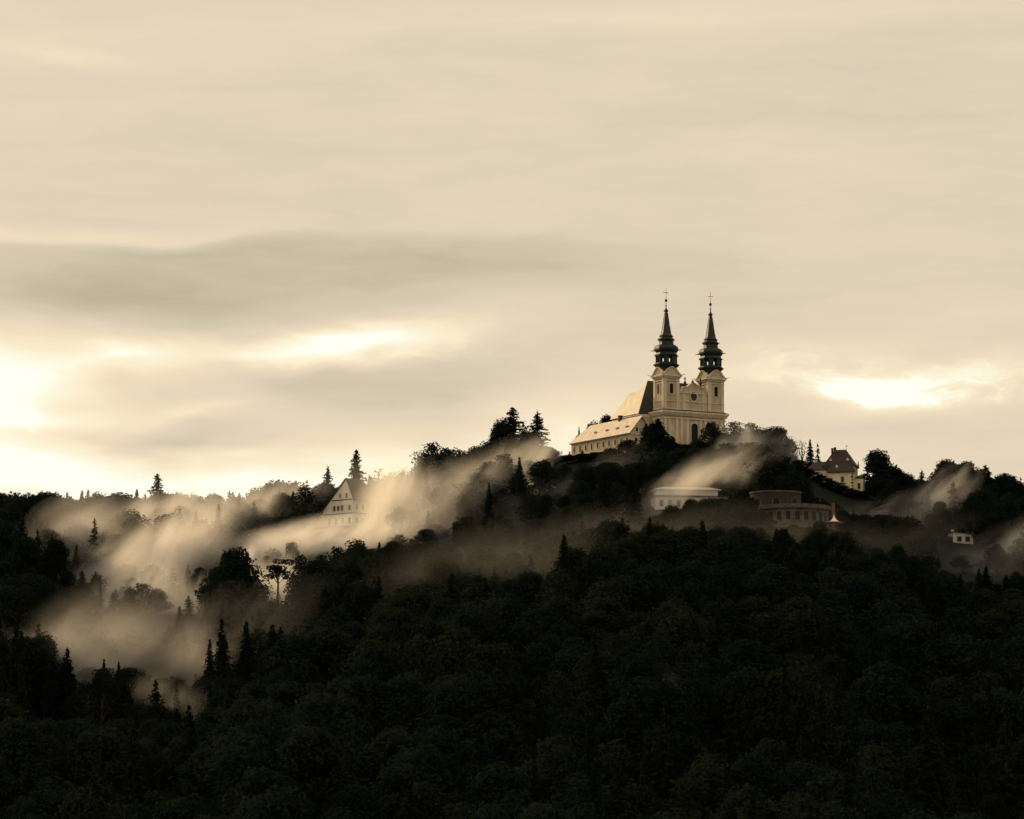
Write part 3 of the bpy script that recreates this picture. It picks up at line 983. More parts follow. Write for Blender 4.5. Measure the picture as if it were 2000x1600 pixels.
wb = at(1862, 1074, 1424)
wh = empty('white_cottage', wb, R(12))
tag(wh, 'small white cottage with two dark windows near the photo right edge', 'house')
ww = MB().box(0, 7.8, 0, 6, -5, 5.8).build('wall', M['white_plaster'], wh)
MB().add([(-0.4, -0.4, 6.3), (8.2, -0.4, 5.6), (8.2, 6.4, 5.6), (-0.4, 6.4, 6.3), (-0.4, -0.4, 6.6), (8.2, -0.4, 5.9), (8.2, 6.4, 5.9), (-0.4, 6.4, 6.6)],
         [(0, 3, 2, 1), (4, 5, 6, 7), (0, 1, 5, 4), (1, 2, 6, 5), (2, 3, 7, 6), (3, 0, 4, 7)]).build('roof', M['slate'], wh)
MB().box(0, 7.8, 0.01, 6, 5.8, 6.25).build('parapet', M['white_plaster'], wh)
for x in (2.3, 5.4):
    window(ww, 'front', x, 0.0, 0.8, 3.0, 4.8, False)
MB().box(0.1, 0.9, 2, 2.8, 6.3, 7.4).build('chimney', M['white_plaster'], wh)
gwv = at(1800, 1052, 1424)
wall_ = MB().box(0, 11.5, -0.3, 0.3, -5, 0.5)
wall_.box(-0.1, 11.6, -0.42, 0.42, 0.5, 0.75)
gwo = wall_.build('garden_wall', M['stone'])
gwo.location = gwv
gwo.rotation_euler = (0, 0, R(3))
tag(gwo, 'low grey garden wall running left from the white cottage', 'wall')

# ------------------------------------------------------------------ trees
def quads_mesh(name, cen, nrm, size, mat, rng, aspect=0.6):
    """n leaf clumps: a rhombus folded a little along its middle."""
    n = len(cen)
    nrm = nrm / (np.linalg.norm(nrm, axis=1, keepdims=True) + 1e-9)
    ref = rng.normal(size=(n, 3))
    a = np.cross(nrm, ref)
    a /= (np.linalg.norm(a, axis=1, keepdims=True) + 1e-9)
    b = np.cross(nrm, a)
    s = size[:, None]
    asp = aspect * rng.uniform(0.6, 1.4, size=(n, 1))
    v = np.stack([cen - a * s, cen + b * s * asp + nrm * s * 0.18, cen + a * s * rng.uniform(0.6, 1.1, size=(n, 1)), cen - b * s * asp + nrm * s * 0.18], 1).reshape(-1, 3)
    me = bpy.data.meshes.new(name)
    me.vertices.add(4 * n)
    me.vertices.foreach_set('co', v.astype(np.float32).ravel())
    me.loops.add(4 * n)
    me.polygons.add(n)
    me.loops.foreach_set('vertex_index', np.arange(4 * n, dtype=np.int32))
    me.polygons.foreach_set('loop_start', np.arange(0, 4 * n, 4, dtype=np.int32))
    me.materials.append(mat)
    me.update(calc_edges=True)
    me.validate()
    return me


def broadleaf(seed, w_=1.0, lobes=16, leaves=3600, open_=0.0, base_h=0.28, lsize=0.030):
    """unit tree: height 1, crown radius about 0.33*w_. Returns (trunk mesh, crown mesh)."""
    rng = np.random.default_rng(seed)
    tk = MB()
    lean = rng.normal(0, 0.02, 2)
    pts = [(lean[0] * t * t, lean[1] * t * t, t) for t in (-0.05, 0.0, 0.15, 0.3, 0.5, 0.72)]
    tk.tube(pts, [0.034, 0.027, 0.022, 0.019, 0.013, 0.006], 7)
    cen = []
    for i in range(lobes):
        t = (i + 0.5) / lobes
        h = base_h + (1 - base_h) * (0.06 + 0.86 * t)
        prof = math.sin(math.pi * min(1, (t * 0.86 + 0.16)) ** 0.85)
        r = 0.26 * w_ * prof * rng.uniform(0.55, 1.15)
        a = 2.4 * i + rng.uniform(-0.6, 0.6)
        cen.append((r * math.cos(a) + lean[0], r * math.sin(a) + lean[1], h, rng.uniform(0.085, 0.16) * (0.75 + 0.35 * w_)))
    top = rng.normal(0, 0.05, 2)
    cen.append((top[0], top[1], 0.90, 0.10))
    cen.append((top[0] * 0.5, top[1] * 0.5, 0.7, 0.17 * w_))
    for c in cen:
        z0 = max(0.12, c[2] - rng.uniform(0.15, 0.32))
        st = Vector((0, 0, z0))
        en = Vector(c[:3])
        mid = st.lerp(en, 0.55) + Vector((0, 0, 0.02))
        tk.tube([st, mid, en, en + (en - mid) * 0.5], [0.011, 0.007, 0.0035, 0.0012], 4)
    wts = np.array([c[3] ** 2 for c in cen])
    wts /= wts.sum()
    pick = rng.choice(len(cen), leaves, p=wts)
    C = np.array(cen)[pick]
    d = rng.normal(size=(leaves, 3))
    d /= np.linalg.norm(d, axis=1, keepdims=True)
    rad = C[:, 3:4] * rng.uniform(0.35, 1.0, (leaves, 1)) ** 0.45
    # ragged surface
    lump = 1 + 0.22 * np.sin(d[:, :1] * 7 + pick[:, None]) * np.sin(d[:, 1:2] * 6 + 2 * pick[:, None])
    P = C[:, :3] + d * rad * lump * np.array([[1.0, 1.0, 0.78]])
    keep = rng.uniform(size=leaves) > open_ * (0.5 + 0.5 * np.sin(P[:, 0] * 23 + seed) * np.sin(P[:, 2] * 19))
    P, d = P[keep], d[keep]
    P[:, 2] *= 1.0 / max(1.0, P[:, 2].max())
    N = d + rng.normal(0, 0.55, d.shape) + np.array([[0, 0, 0.25]])
    S = rng.uniform(0.55, 1.25, len(P)) * lsize
    return tk.mesh('trunk', M['bark']), quads_mesh('crown', P, N, S, M['leaf'], rng)


def conifer(seed, w_=0.17, whorls=26, dense=1.0, base_h=0.08, droop=0.35, ragged=0.25, power=0.9):
    """unit spruce: height 1, radius w_ at the base."""
    rng = np.random.default_rng(seed)
    tk = MB()
    tk.tube([(0, 0, -0.05), (0, 0, 0.0), (0, 0, 0.5), (0, 0, 0.99)], [0.022, 0.018, 0.010, 0.002], 6)
    P, N, S = [], [], []
    for i in range(whorls):
        t = (i + rng.uniform(-0.2, 0.2)) / whorls
        z = base_h + (0.985 - base_h) * max(0, t)
        rr_ = w_ * (1 - max(0, t)) ** power + 0.006
        nb = int(rng.integers(7, 10))
        a0 = rng.uniform(0, 6.28)
        for k in range(nb):
            if rng.uniform() < ragged * 0.5:
                continue
            a = a0 + 6.283 * k / nb + rng.uniform(-0.25, 0.25)
            tb_ = min(0.985, max(0.0, t + rng.normal(0, 0.42) / whorls))
            z = base_h + (0.985 - base_h) * tb_
            L = (w_ * (1 - tb_) ** power + 0.006) * rng.uniform(1 - ragged * 1.3, 1.12)
            ca, sa = math.cos(a), math.sin(a)
            m = max(4, int(20 * dense * (0.35 + L / w_)))
            s = np.linspace(0.06, 1.0, m)
            dz = -droop * L * s ** 1.3 + 0.12 * L * s ** 4
            side = rng.normal(0, 1, m) * L * 0.19 * (1.05 - s * 0.75)
            x = s * L * ca - side * sa
            y = s * L * sa + side * ca
            P.append(np.stack([x, y, z + dz - np.abs(rng.normal(0, 0.011, m))], 1))
            nn = np.stack([np.full(m, ca * 0.6), np.full(m, sa * 0.6), np.full(m, 0.7)], 1) + rng.normal(0, 0.6, (m, 3))
            N.append(nn)
            S.append(rng.uniform(0.6, 1.25, m) * (0.0125 + 0.075 * L))
            if L > w_ * 0.35:
                tk.tube([(0, 0, z), (0.5 * L * ca, 0.5 * L * sa, z - droop * L * 0.4), (L * 0.9 * ca, L * 0.9 * sa, z - droop * L * 0.85)], [0.0035, 0.002, 0.0008], 3)
    P, N, S = np.concatenate(P), np.concatenate(N), np.concatenate(S)
    return tk.mesh('trunk', M['bark']), quads_mesh('crown', P, N, S, M['needle'], rng, 0.5)


def pine(seed):
    """tall bare stem with flat top."""
    rng = np.random.default_rng(seed)
    tk = MB()
    tk.tube([(0, 0, -0.05), (0.004, 0, 0.3), (-0.006, 0.004, 0.6), (0, 0, 0.9)], [0.016, 0.012, 0.010, 0.004], 6)
    cen = []
    for i in range(11):
        a = 2.4 * i
        r = 0.13 * rng.uniform(0.3, 1.1)
        z = 0.70 + 0.25 * rng.uniform()
        cen.append((r * math.cos(a), r * math.sin(a), z))
        tk.tube([(0, 0, z - 0.09), (r * 0.5 * math.cos(a), r * 0.5 * math.sin(a), z - 0.02), cen[-1]], [0.006, 0.004, 0.002], 4)
    n = 1100
    C = np.array(cen)[rng.integers(0, 11, n)]
    d = rng.normal(size=(n, 3))
    d /= np.linalg.norm(d, axis=1, keepdims=True)
    P = C + d * np.array([[0.075, 0.075, 0.036]]) * rng.uniform(0.3, 1, (n, 1)) ** 0.4
    return tk.mesh('trunk', M['bark']), quads_mesh('crown', P, d + rng.normal(0, 0.5, d.shape) + np.array([[0, 0, 0.5]]), rng.uniform(0.6, 1.2, n) * 0.017, M['needle'], rng)


LS = 0.0215
BL = [broadleaf(11, 1.0, 17, 7200, 0.15, lsize=LS), broadleaf(23, 1.2, 22, 8400, 0.15, lsize=LS), broadleaf(37, 0.85, 15, 6400, 0.15, lsize=LS), broadleaf(41, 1.05, 18, 7200, 0.2, lsize=LS),
      broadleaf(59, 1.35, 24, 9200, 0.15, base_h=0.2, lsize=LS), broadleaf(67, 0.95, 19, 7200, 0.2, base_h=0.18, lsize=LS), broadleaf(131, 1.1, 26, 8000, 0.25, base_h=0.2, lsize=LS),
      broadleaf(139, 0.7, 20, 6400, 0.2, base_h=0.12, lsize=LS), broadleaf(149, 1.5, 16, 8000, 0.2, base_h=0.35, lsize=LS)]
OP = [broadleaf(71, 1.0, 18, 2300, 0.75, 0.2, 0.024), broadleaf(83, 0.8, 15, 1900, 0.8, 0.2, 0.023), broadleaf(97, 1.15, 20, 2600, 0.7, 0.2, 0.024)]
SPARSE = [broadleaf(103, 0.8, 16, 620, 0.8, 0.25, 0.018), broadleaf(109, 0.95, 18, 700, 0.8, 0.25, 0.018)]
CF = [conifer(5, 0.17, 30, 1.2, 0.05, 0.4, 0.3, 0.85), conifer(7, 0.20, 30, 1.3, 0.04, 0.38, 0.32, 0.8), conifer(9, 0.14, 32, 1.2, 0.04, 0.45, 0.25, 0.8), conifer(13, 0.22, 24, 1.2, 0.06, 0.28, 0.5, 0.72)]
RG = [conifer(17, 0.24, 24, 1.35, 0.08, 0.24, 0.42, 0.72), conifer(19, 0.27, 26, 1.5, 0.06, 0.2, 0.38, 0.66), conifer(29, 0.20, 22, 1.25, 0.08, 0.28, 0.5, 0.75)]
PN = [pine(3)]
KIND = {'b': (BL, 'broadleaf_tree', 0.36), 'o': (OP, 'broadleaf_tree', 0.34), 's': (SPARSE, 'sparse_tree', 0.3), 'c': (CF, 'spruce_tree', 0.18), 'r': (RG, 'fir_tree', 0.25), 'p': (PN, 'pine_tree', 0.16)}
rnd = random.Random(2024)
HALF = {'b': 0.36, 'o': 0.34, 's': 0.30, 'c': 0.18, 'r': 0.25, 'p': 0.16}


def add_tree(kind, x, y, z, h, wfac, label, group=None, var=None, rot=None):
    pool, name, _ = KIND[kind]
    tkm, crm = pool[rnd.randrange(len(pool)) if var is None else var % len(pool)]
    root = empty(name, (x, y, z), rnd.uniform(0, 6.28) if rot is None else rot)
    root.scale = (h * wfac, h * wfac, h)
    tag(root, label, 'tree', group)
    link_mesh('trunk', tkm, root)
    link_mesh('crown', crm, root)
    return root


def tree_px(kind, px, top, Y, label, wpx=None, group=None, var=None, sink=0.0):
    """tree whose top shows at photo pixel (px, top) at depth Y, standing on the hill."""
    p = at(px, top, Y)
    z = gzf(p.x, Y) - sink
    h = max(3.0, p.z - z)
    wf = 1.0
    if wpx:
        wf = (wpx / 2 * Y / F) / (HALF[kind] * h)
    return add_tree(kind, p.x, Y, z, h, wf, label, group, var)


# trees one can point to in the photograph: kind, px, top py, depth, width px, label
SPECIAL = [
    ('r', 308, 922, 1480, 72, 'lone ragged fir standing above the left treeline', 1),
    ('b', 95, 962, 1480, 110, 'rounded broadleaf tree on the left skyline near the photo edge', 0),
    ('r', 241, 962, 1500, 50, 'small jagged tree just left of the lone skyline fir', 2),
    ('b', 460, 1070, 1262, 132, 'big dark round tree standing before the left mist', 4),
    ('p', 543, 1088, 1270, 62, 'slim pine with bare stem right of the big dark round tree', 0),
    ('o', 585, 1080, 1285, 66, 'loose leafy tree right of the slim bare-stemmed pine', 0),
    ('r', 640, 905, 1508, 62, 'ragged fir with open branches left of the gabled house', 0),
    ('c', 696, 875, 1503, 78, 'dark pointed spruce rising right behind the gabled house', 1),
    ('r', 600, 932, 1512, 42, 'small fir on the skyline left of the gabled house', 2),
    ('o', 572, 940, 1510, 56, 'leafy skyline tree beside the small fir left of the house', 1),
    ('s', 740, 912, 1516, 60, 'thin almost bare tree on the skyline right of the gabled house', 0),
    ('s', 787, 912, 1518, 52, 'bare-topped tree with a thin leader left of the tall leafy tree', 1),
    ('o', 846, 862, 1490, 92, 'tall leafy tree with feathery top midway up the left ridge', 0),
    ('o', 822, 884, 1502, 60, 'leafy tree just left of the feathery leafy tree', 1),
    ('o', 868, 872, 1506, 66, 'leafy tree tucked between the feathery and the lighter tree', 0),
    ('b', 912, 884, 1494, 60, 'bushy tree left of the thin small spruce', 6),
    ('o', 940, 868, 1502, 64, 'loose tree right of the thin small spruce', 2),
    ('b', 972, 838, 1500, 64, 'high leafy shoulder against the tall broad fir', 7),
    ('b', 984, 816, 1498, 76, 'tall leafy tree merging with the tall broad fir', 6),
    ('b', 1034, 842, 1496, 70, 'leafy tree between the feet of the tall firs', 2),
    ('o', 1022, 836, 1506, 60, 'leafy crown filling the gap between the tall firs', 0),
    ('b', 1070, 872, 1484, 60, 'bushy tree at the right foot of the open fir', 1),
    ('o', 760, 925, 1508, 56, 'loose tree behind the mist right of the gabled house', 2),
    ('c', 1262, 826, 1466, 52, 'narrow dark conifer at the left of the wide one before the church', 1),
    ('b', 1280, 822, 1464, 66, 'broad dark tree mass behind the wide conifer before the left tower', 1),
    ('b', 1304, 852, 1458, 64, 'dark leafy tree at the right of the wide conifer', 7),
    ('b', 1362, 858, 1462, 60, 'dark bush below the church window', 1),
    ('b', 1412, 846, 1476, 60, 'dark leafy tree at the right corner of the church front', 3),
    ('b', 1494, 852, 1488, 66, 'leafy tree filling the gap right of the church trees', 6),
    ('b', 1196, 874, 1462, 56, 'dark leafy tree before the middle of the wing', 6),
    ('b', 1166, 890, 1470, 60, 'low leafy tree before the windows of the wing', 1),
    ('b', 1136, 894, 1472, 54, 'low bushy tree under the left part of the wing', 4),
    ('b', 1108, 898, 1474, 50, 'bushy tree at the left end of the wing', 3),
    ('b', 1580, 929, 1474, 42, 'bush under the left annex of the manor house', 4),
    ('b', 1602, 948, 1472, 44, 'second bush down the bank under the manor house', 1),
    ('b', 1622, 964, 1468, 44, 'third bush down the bank under the manor house', 4),
    ('b', 1644, 973, 1466, 46, 'fourth bush down the bank under the manor house', 3),
    ('b', 1668, 979, 1464, 46, 'bush under the near corner of the manor house', 1),
    ('b', 1692, 979, 1468, 50, 'bush right below the turret of the manor house', 6),
    ('o', 892, 874, 1500, 62, 'lighter loose tree right of the feathery leafy tree', 2),
    ('c', 926, 868, 1505, 34, 'thin small spruce left of the two tall firs', 0),
    ('o', 955, 858, 1490, 70, 'leafy tree crowding the foot of the tall broad fir', 1),
    ('r', 1000, 792, 1492, 120, 'tallest broad fir left of the church wing', 1),
    ('r', 1050, 798, 1500, 92, 'dark open fir standing second of the tall pair', 0),
    ('b', 1022, 862, 1478, 90, 'bushy tree under the two tall firs', 3),
    ('c', 1131, 832, 1552, 26, 'faint small spruce behind the left end of the church wing', 2),
    ('b', 1160, 822, 1562, 70, 'broadleaf tree peeking over the pale roof of the wing', 1),
    ('b', 1185, 810, 1566, 62, 'taller broadleaf tree behind the wing near the nave roof', 5),
    ('r', 1286, 815, 1462, 74, 'dark wide conifer right before the left tower', 1),
    ('b', 1225, 858, 1458, 74, 'dark leafy tree hiding the near corner of the wing', 2),
    ('b', 1250, 866, 1450, 70, 'dark bush-like tree beneath the wide conifer', 4),
    ('b', 1388, 824, 1470, 62, 'round dark tree before the right half of the church front', 5),
    ('b', 1330, 868, 1462, 92, 'low spreading tree below the church door', 4),
    ('o', 1434, 822, 1488, 72, 'loose leafy tree right at the right tower foot', 2),
    ('o', 1466, 825, 1494, 70, 'light leafy tree second right of the church', 0),
    ('b', 1516, 833, 1480, 100, 'tall full leafy tree between church and manor house', 3),
    ('c', 1582, 856, 1520, 42, 'grey spruce left of the manor house', 0),
    ('s', 1566, 858, 1530, 44, 'pale thin tree behind the grey spruce by the manor house', 0),
    ('r', 1597, 862, 1528, 36, 'small skeletal fir closest to the manor house roof', 2),
    ('b', 1560, 898, 1462, 60, 'dark round bush below the grey spruce', 5),
    ('b', 1714, 876, 1496, 90, 'dark tree with torn crown right of the manor house', 2),
    ('b', 1745, 915, 1490, 90, 'lower dark tree sloping down right of the manor house', 1),
    ('r', 1800, 914, 1505, 44, 'open fir in the skyline gap right of the manor house', 0),
    ('b', 1848, 896, 1490, 86, 'big dark broadleaf tree on the right skyline', 0),
    ('b', 1890, 900, 1495, 72, 'dark tree beside the biggest one on the right skyline', 5),
    ('r', 1925, 906, 1500, 80, 'wide dark conifer on the right skyline', 1),
    ('b', 1965, 925, 1490, 90, 'rounded dark tree before the right photo edge', 3),
    ('r', 1993, 928, 1505, 36, 'small fir at the very right edge of the skyline', 2),
    ('c', 190, 1188, 1230, 72, 'dark spruce before the left mist, above the lower spruce pair', 1),
    ('c', 351, 1182, 1228, 50, 'narrow black spruce standing in the middle of the left mist', 2),
    ('c', 132, 1262, 1140, 76, 'broad dark spruce left of the lower spruce pair', 0),
    ('c', 203, 1284, 1128, 50, 'left spruce of the lower dark pair', 2),
    ('c', 232, 1290, 1136, 44, 'right spruce of the lower dark pair', 2),
    ('c', 831, 1062, 1290, 34, 'pointed dark spruce on the near ridge below the mist stream', 2),
    ('c', 868, 1066, 1292, 42, 'blunt dark spruce right beside the pointed one below the mist', 0),
    ('c', 916, 1078, 1288, 36, 'third dark spruce of the row below the mist stream', 0),
    ('o', 705, 1056, 1300, 80, 'leafy near tree catching mist below the gabled house', 0),
    ('b', 765, 1078, 1280, 90, 'dark rounded near tree right below the gabled house', 1),
    ('b', 1100, 1000, 1360, 90, 'dark tree mass below the chalet roof', 0),
    ('c', 1184, 988, 1340, 62, 'dark shaggy spruce on the slope left of the flat-roofed building', 3),
    ('c', 1366, 1012, 1318, 46, 'dark spruce below the flat-roofed building', 0),
    ('b', 1310, 986, 1345, 60, 'rounded tree hiding the foot of the flat-roofed building', 3),
    ('b', 1392, 972, 1356, 76, 'leafy tree covering the right half of the flat-roofed building', 1),
    ('b', 1350, 972, 1352, 46, 'rounded tree before the middle of the flat-roofed building', 6),
    ('b', 1464, 968, 1338, 56, 'dark tree overlapping the left flank of the round fort', 1),
    ('b', 1494, 1000, 1326, 58, 'dark tree before the lower left of the round fort', 3),
    ('b', 1552, 1024, 1324, 52, 'dark crown before the terrace of the round fort', 6),
    ('b', 1602, 1016, 1326, 50, 'dark crown before the lower right of the round fort', 0),
    ('b', 1762, 1010, 1345, 124, 'large rounded tree on the slope left of the white cottage', 4),
    ('b', 1668, 1072, 1290, 70, 'dark rounded tree below the small white tent', 0),
    ('c', 1912, 1108, 1292, 36, 'dark pointed spruce left of the pair at lower right', 0),
    ('c', 1926, 1104, 1284, 48, 'tallest spruce of the group at lower right', 1),
    ('c', 1965, 1122, 1280, 46, 'right spruce of the group near the right photo edge', 1),
    ('c', 1856, 1126, 1296, 22, 'tiny dark spruce left of the lower right group', 2),
    ('c', 1876, 1132, 1296, 22, 'second tiny spruce beside the lower right group', 2),
]
used = []
for i, (k, px, top, Y, wpx, lab, var) in enumerate(SPECIAL):
    o = tree_px(k, px, top, Y, lab, wpx, None, var)
    used.append((o.location.x, o.location.y, 3.2))

# ---- the wood: what may grow where (in the photo's terms: how high a crown may reach over each column)
SKY = [(-400, 985), (0, 984), (40, 975), (90, 968), (150, 976), (230, 968), (290, 972), (420, 982), (440, 975), (500, 958), (560, 952), (620, 958), (660, 950), (730, 945), (800, 930), (830, 893),
       (880, 893), (930, 888), (980, 870), (1080, 888), (1095, 896), (1112, 900), (1230, 890), (1290, 872), (1420, 862), (1480, 848), (1545, 880), (1570, 915), (1600, 958), (1690, 985), (1700, 925), (1750, 925), (1785, 945),
       (1805, 958), (1830, 912), (1950, 938), (2000, 948), (2400, 965)]
NEAR = [(-400, 1120), (0, 1110), (90, 1120), (150, 1195), (230, 1240), (300, 1235), (340, 1215), (400, 1225), (420, 1120), (500, 1140), (520, 1195), (560, 1135), (600, 1095), (660, 1068), (720, 1062), (800, 1078), (900, 1080), (950, 1064), (1010, 1050),
        (1060, 1015), (1120, 998), (1200, 1006), (1260, 1018), (1300, 1012), (1420, 990), (1470, 1016), (1510, 1030), (1600, 1040), (1640, 1050), (1690, 1050), (1800, 1075), (1850, 1130), (1980, 1150), (2050, 1140), (2400, 1140)]
YNEAR = [(-400, 1330), (60, 1340), (140, 1385), (420, 1395), (480, 1440), (820, 1440), (900, 1405), (1000, 1385), (1100, 1345), (2400, 1345)]
# windows that must stay clear: px range, lowest row that has to be seen, depth of the thing
CLEAR = [(84, 262, 1400, 1122), (325, 378, 1320, 1222), (150, 236, 1300, 1224), (625, 722, 1036, 1476), (1112, 1215, 900, 1495), (1295, 1375, 856, 1495), (1572, 1600, 945, 1480), (1600, 1630, 966, 1480), (1630, 1692, 975, 1480), (1274, 1300, 1004, 1394), (1300, 1345, 986, 1394), (1345, 1424, 970, 1394), (1462, 1625, 1026, 1340), (1615, 1645, 1030, 1330),
         (1698, 1740, 1002, 1428), (1785, 1806, 1000, 1438), (1796, 1912, 1082, 1420), (1042, 1112, 962, 1425)]
foot = []
for o_, hx, hy, ox, oy in ((church, 25, 32, 13, 22), (wing, 8, 25, -10, 21), (villa, 15, 8, -10, 4), (house, 7, 11, 4, 8), (terr, 16, 10, 12, 3), (fort, 18, 17, 0, 0), (pav, 5, 5, 0, 0), (wh, 6, 5, 4, 3), (chalet, 7, 7, 0, 4)):
    foot.append((o_.location.x, o_.location.y, o_.rotation_euler.z, hx, hy, ox, oy))


def in_foot(x, y):
    for fx, fy, rz, hx, hy, ox, oy in foot:
        dx, dy = x - fx, y - fy
        c, s = math.cos(-rz), math.sin(-rz)
        lx, ly = dx * c - dy * s - ox, dx * s + dy * c - oy
        if abs(lx) < hx and abs(ly) < hy:
            return True
    return False


pool = []
y = 815.0
row = 0
while y < 1600:
    half = 0.150 * y + 60
    step = 13.5 - 4.0 * min(1.0, max(0.0, (y - 900) / 350))
    x = -half + (row % 2) * step / 2
    while x < half:
        xx = x + rnd.uniform(-3.4, 3.4)
        yy = y + rnd.uniform(-3.4, 3.4)
        x += step
        if in_foot(xx, yy):
            continue
        if any((xx - a) ** 2 + (yy - b) ** 2 < c * c for a, b, c in used):
            continue
        z = gzf(xx, yy)
        px, pyg = proj((xx, yy, z))
        con = rnd.random() < (0.22 if yy > 1000 else 0.15) + (0.12 if px < 600 else 0.0)
        kind = 'c' if con else ('o' if rnd.random() < 0.28 else 'b')
        h = rnd.uniform(14, 28) if con else rnd.choice((rnd.uniform(9, 15), rnd.uniform(13, 20), rnd.uniform(18, 24)))
        h *= 1.0 + 0.32 * min(1.0, max(0.0, (1250 - yy) / 350))
        wf = rnd.uniform(0.75, 1.3) * (1.15 if not con else 1.0)
        hwp = HALF[kind] * h * wf * F / yy * 0.8
        lim = -1e9
        jit = rnd.choice((-20, -14, -8, -3, 1, 6, 10)) + rnd.uniform(-4, 4) if yy > 1486 else rnd.uniform(-2, 14)
        jit2 = rnd.choice((-18, -9, -2, 4, 10, 18, 28)) + rnd.uniform(-5, 5)
        for q in (px - hwp * 0.5, px, px + hwp * 0.5):
            lim = max(lim, interp(SKY, q) + jit)
            if yy < interp(YNEAR, q):
                lim = max(lim, interp(NEAR, q) + jit2)
        for a, b, c, Yc in CLEAR:
            if yy < Yc and px + hwp > a and px - hwp < b:
                lim = max(lim, c + 1)
        top = proj((xx, yy, z + h))[1]
        hollow = False
        if yy > 1486 and rnd.random() < 0.85:            # the crest trees reach up to the skyline
            h = min(29.0, max(h, h * (pyg - lim) / max(1e-3, (pyg - top))))
            top = proj((xx, yy, z + h))[1]
        if lim > -1e8 and 1290 < yy < interp(YNEAR, px) and rnd.random() < 0.5 and not (615 < px < 730 and yy > 1390):
            small = proj((xx, yy, z + rnd.uniform(6, 11)))[1]      # small trees stand about in the misty hollow
            if not any(yy < Yc and px + hwp > a and px - hwp < b for a, b, c, Yc in CLEAR):
                hollow = small < lim
                lim = min(lim, small)
        if top < lim:
            # lower the crown to the limit
            h2 = h * (pyg - lim) / max(1e-3, (pyg - top))
            if h2 < 1.8:
                continue
            if h2 < 0.62 * h:
                wf *= min(2.0, 0.62 * h / h2)
            h = h2
        if hollow:
            z -= 0.22 * h
            h *= 1.2
        pool.append((kind, xx, yy, z, h, wf, px, pyg))
    y += step * 0.92
    row += 1

inview = [t for t in pool if -60 < t[6] < 2060 and proj((t[1], t[2], t[3] + t[4]))[1] < 1600]
outside = [t for t in pool if not (-60 < t[6] < 2060 and proj((t[1], t[2], t[3] + t[4]))[1] < 1600)]
sing, rest = [], list(outside)
conifers = sorted([t for t in inview if t[0] == 'c'], key=lambda t: -t[4] / t[2])
leafy = sorted([t for t in inview if t[0] != 'c'], key=lambda t: -t[4] * t[5] / t[2] - (0.02 if t[2] > 1460 else 0))
NB, NC = 255, 200
sing = leafy[:NB] + conifers[:NC]
rest += leafy[NB:] + conifers[NC:]
for t in sing:
    kind, xx, yy, z, h, wf, px, pyg = t
    zone = 'low dark slope' if yy < 1050 else ('middle of the dark slope' if yy < 1330 else 'misty upper slope')
    side = 'left' if px < 667 else ('central' if px < 1333 else 'right')
    nm = 'dark spruce' if kind == 'c' else ('loose-crowned tree' if kind == 'o' else 'round-crowned leafy tree')
    lab = f'{nm} among its like in the wood, {zone}, {side} third'
    add_tree(kind, xx, yy, z - 0.3, h, wf, lab, f'{nm}s of the {zone}, {side} third')

# the rest of the wood reads as one mass: points carrying instances of the same trees
VAR = [('b', i) for i in range(len(BL))] + [('o', i) for i in range(len(OP))] + [('c', i) for i in range(len(CF))]
tree_src = []
for k, i in VAR:
    tkm, crm = KIND[k][0][i]
    nv = len(tkm.vertices)
    va_ = np.empty(nv * 3, np.float32); tkm.vertices.foreach_get('co', va_)
    vb_ = np.empty(len(crm.vertices) * 3, np.float32); crm.vertices.foreach_get('co', vb_)
    tree_src.append((k, i))
pm = bpy.data.meshes.new('forest')
pm.from_pydata([(t[1], t[2], t[3] - 0.3) for t in rest], [], [])
for nm_, ty_ in (('variant', 'INT'), ('tree_scale', 'FLOAT_VECTOR'), ('tree_rot', 'FLOAT')):
    pm.attributes.new(nm_, ty_, 'POINT')
offs = {'b': 0, 'o': len(BL), 'c': len(BL) + len(OP)}
npool = {'b': len(BL), 'o': len(OP), 'c': len(CF)}
pm.attributes['variant'].data.foreach_set('value', [offs[t[0]] + rnd.randrange(npool[t[0]]) for t in rest])
pm.attributes['tree_scale'].data.foreach_set('vector', np.array([(t[4] * t[5], t[4] * t[5], t[4]) for t in rest], np.float32).ravel())
pm.attributes['tree_rot'].data.foreach_set('value', [rnd.uniform(0, 6.28) for _ in rest])
forest = link_mesh('forest', pm)
tag(forest, 'dense dark wood covering the whole hillside', 'forest', kind='stuff')
ng = bpy.data.node_groups.new('forest_instances', 'GeometryNodeTree')
ng.interface.new_socket('Geometry', in_out='INPUT', socket_type='NodeSocketGeometry')
ng.interface.new_socket('Geometry', in_out='OUTPUT', socket_type='NodeSocketGeometry')
gi, go = ng.nodes.new('NodeGroupInput'), ng.nodes.new('NodeGroupOutput')
iop = ng.nodes.new('GeometryNodeInstanceOnPoints')
ng.links.new(gi.outputs[0], iop.inputs['Points'])
join = ng.nodes.new('GeometryNodeJoinGeometry')


def src_object(k, i, which):
    for o in COL.objects:
        if o.type == 'MESH' and o.data == KIND[k][0][i][which]:
            return o
    return None


for k, i in reversed(VAR):
    j2 = ng.nodes.new('GeometryNodeJoinGeometry')
    for which in (0, 1):
        so = src_object(k, i, which)
        oi = ng.nodes.new('GeometryNodeObjectInfo')
        oi.transform_space = 'ORIGINAL'
        oi.inputs['Object'].default_value = so
        ng.links.new(oi.outputs['Geometry'], j2.inputs[0])
    g2 = ng.nodes.new('GeometryNodeGeometryToInstance')
    ng.links.new(j2.outputs[0], g2.inputs[0])
    ng.links.new(g2.outputs[0], join.inputs[0])
ng.links.new(join.outputs[0], iop.inputs['Instance'])
iop.inputs['Pick Instance'].default_value = True


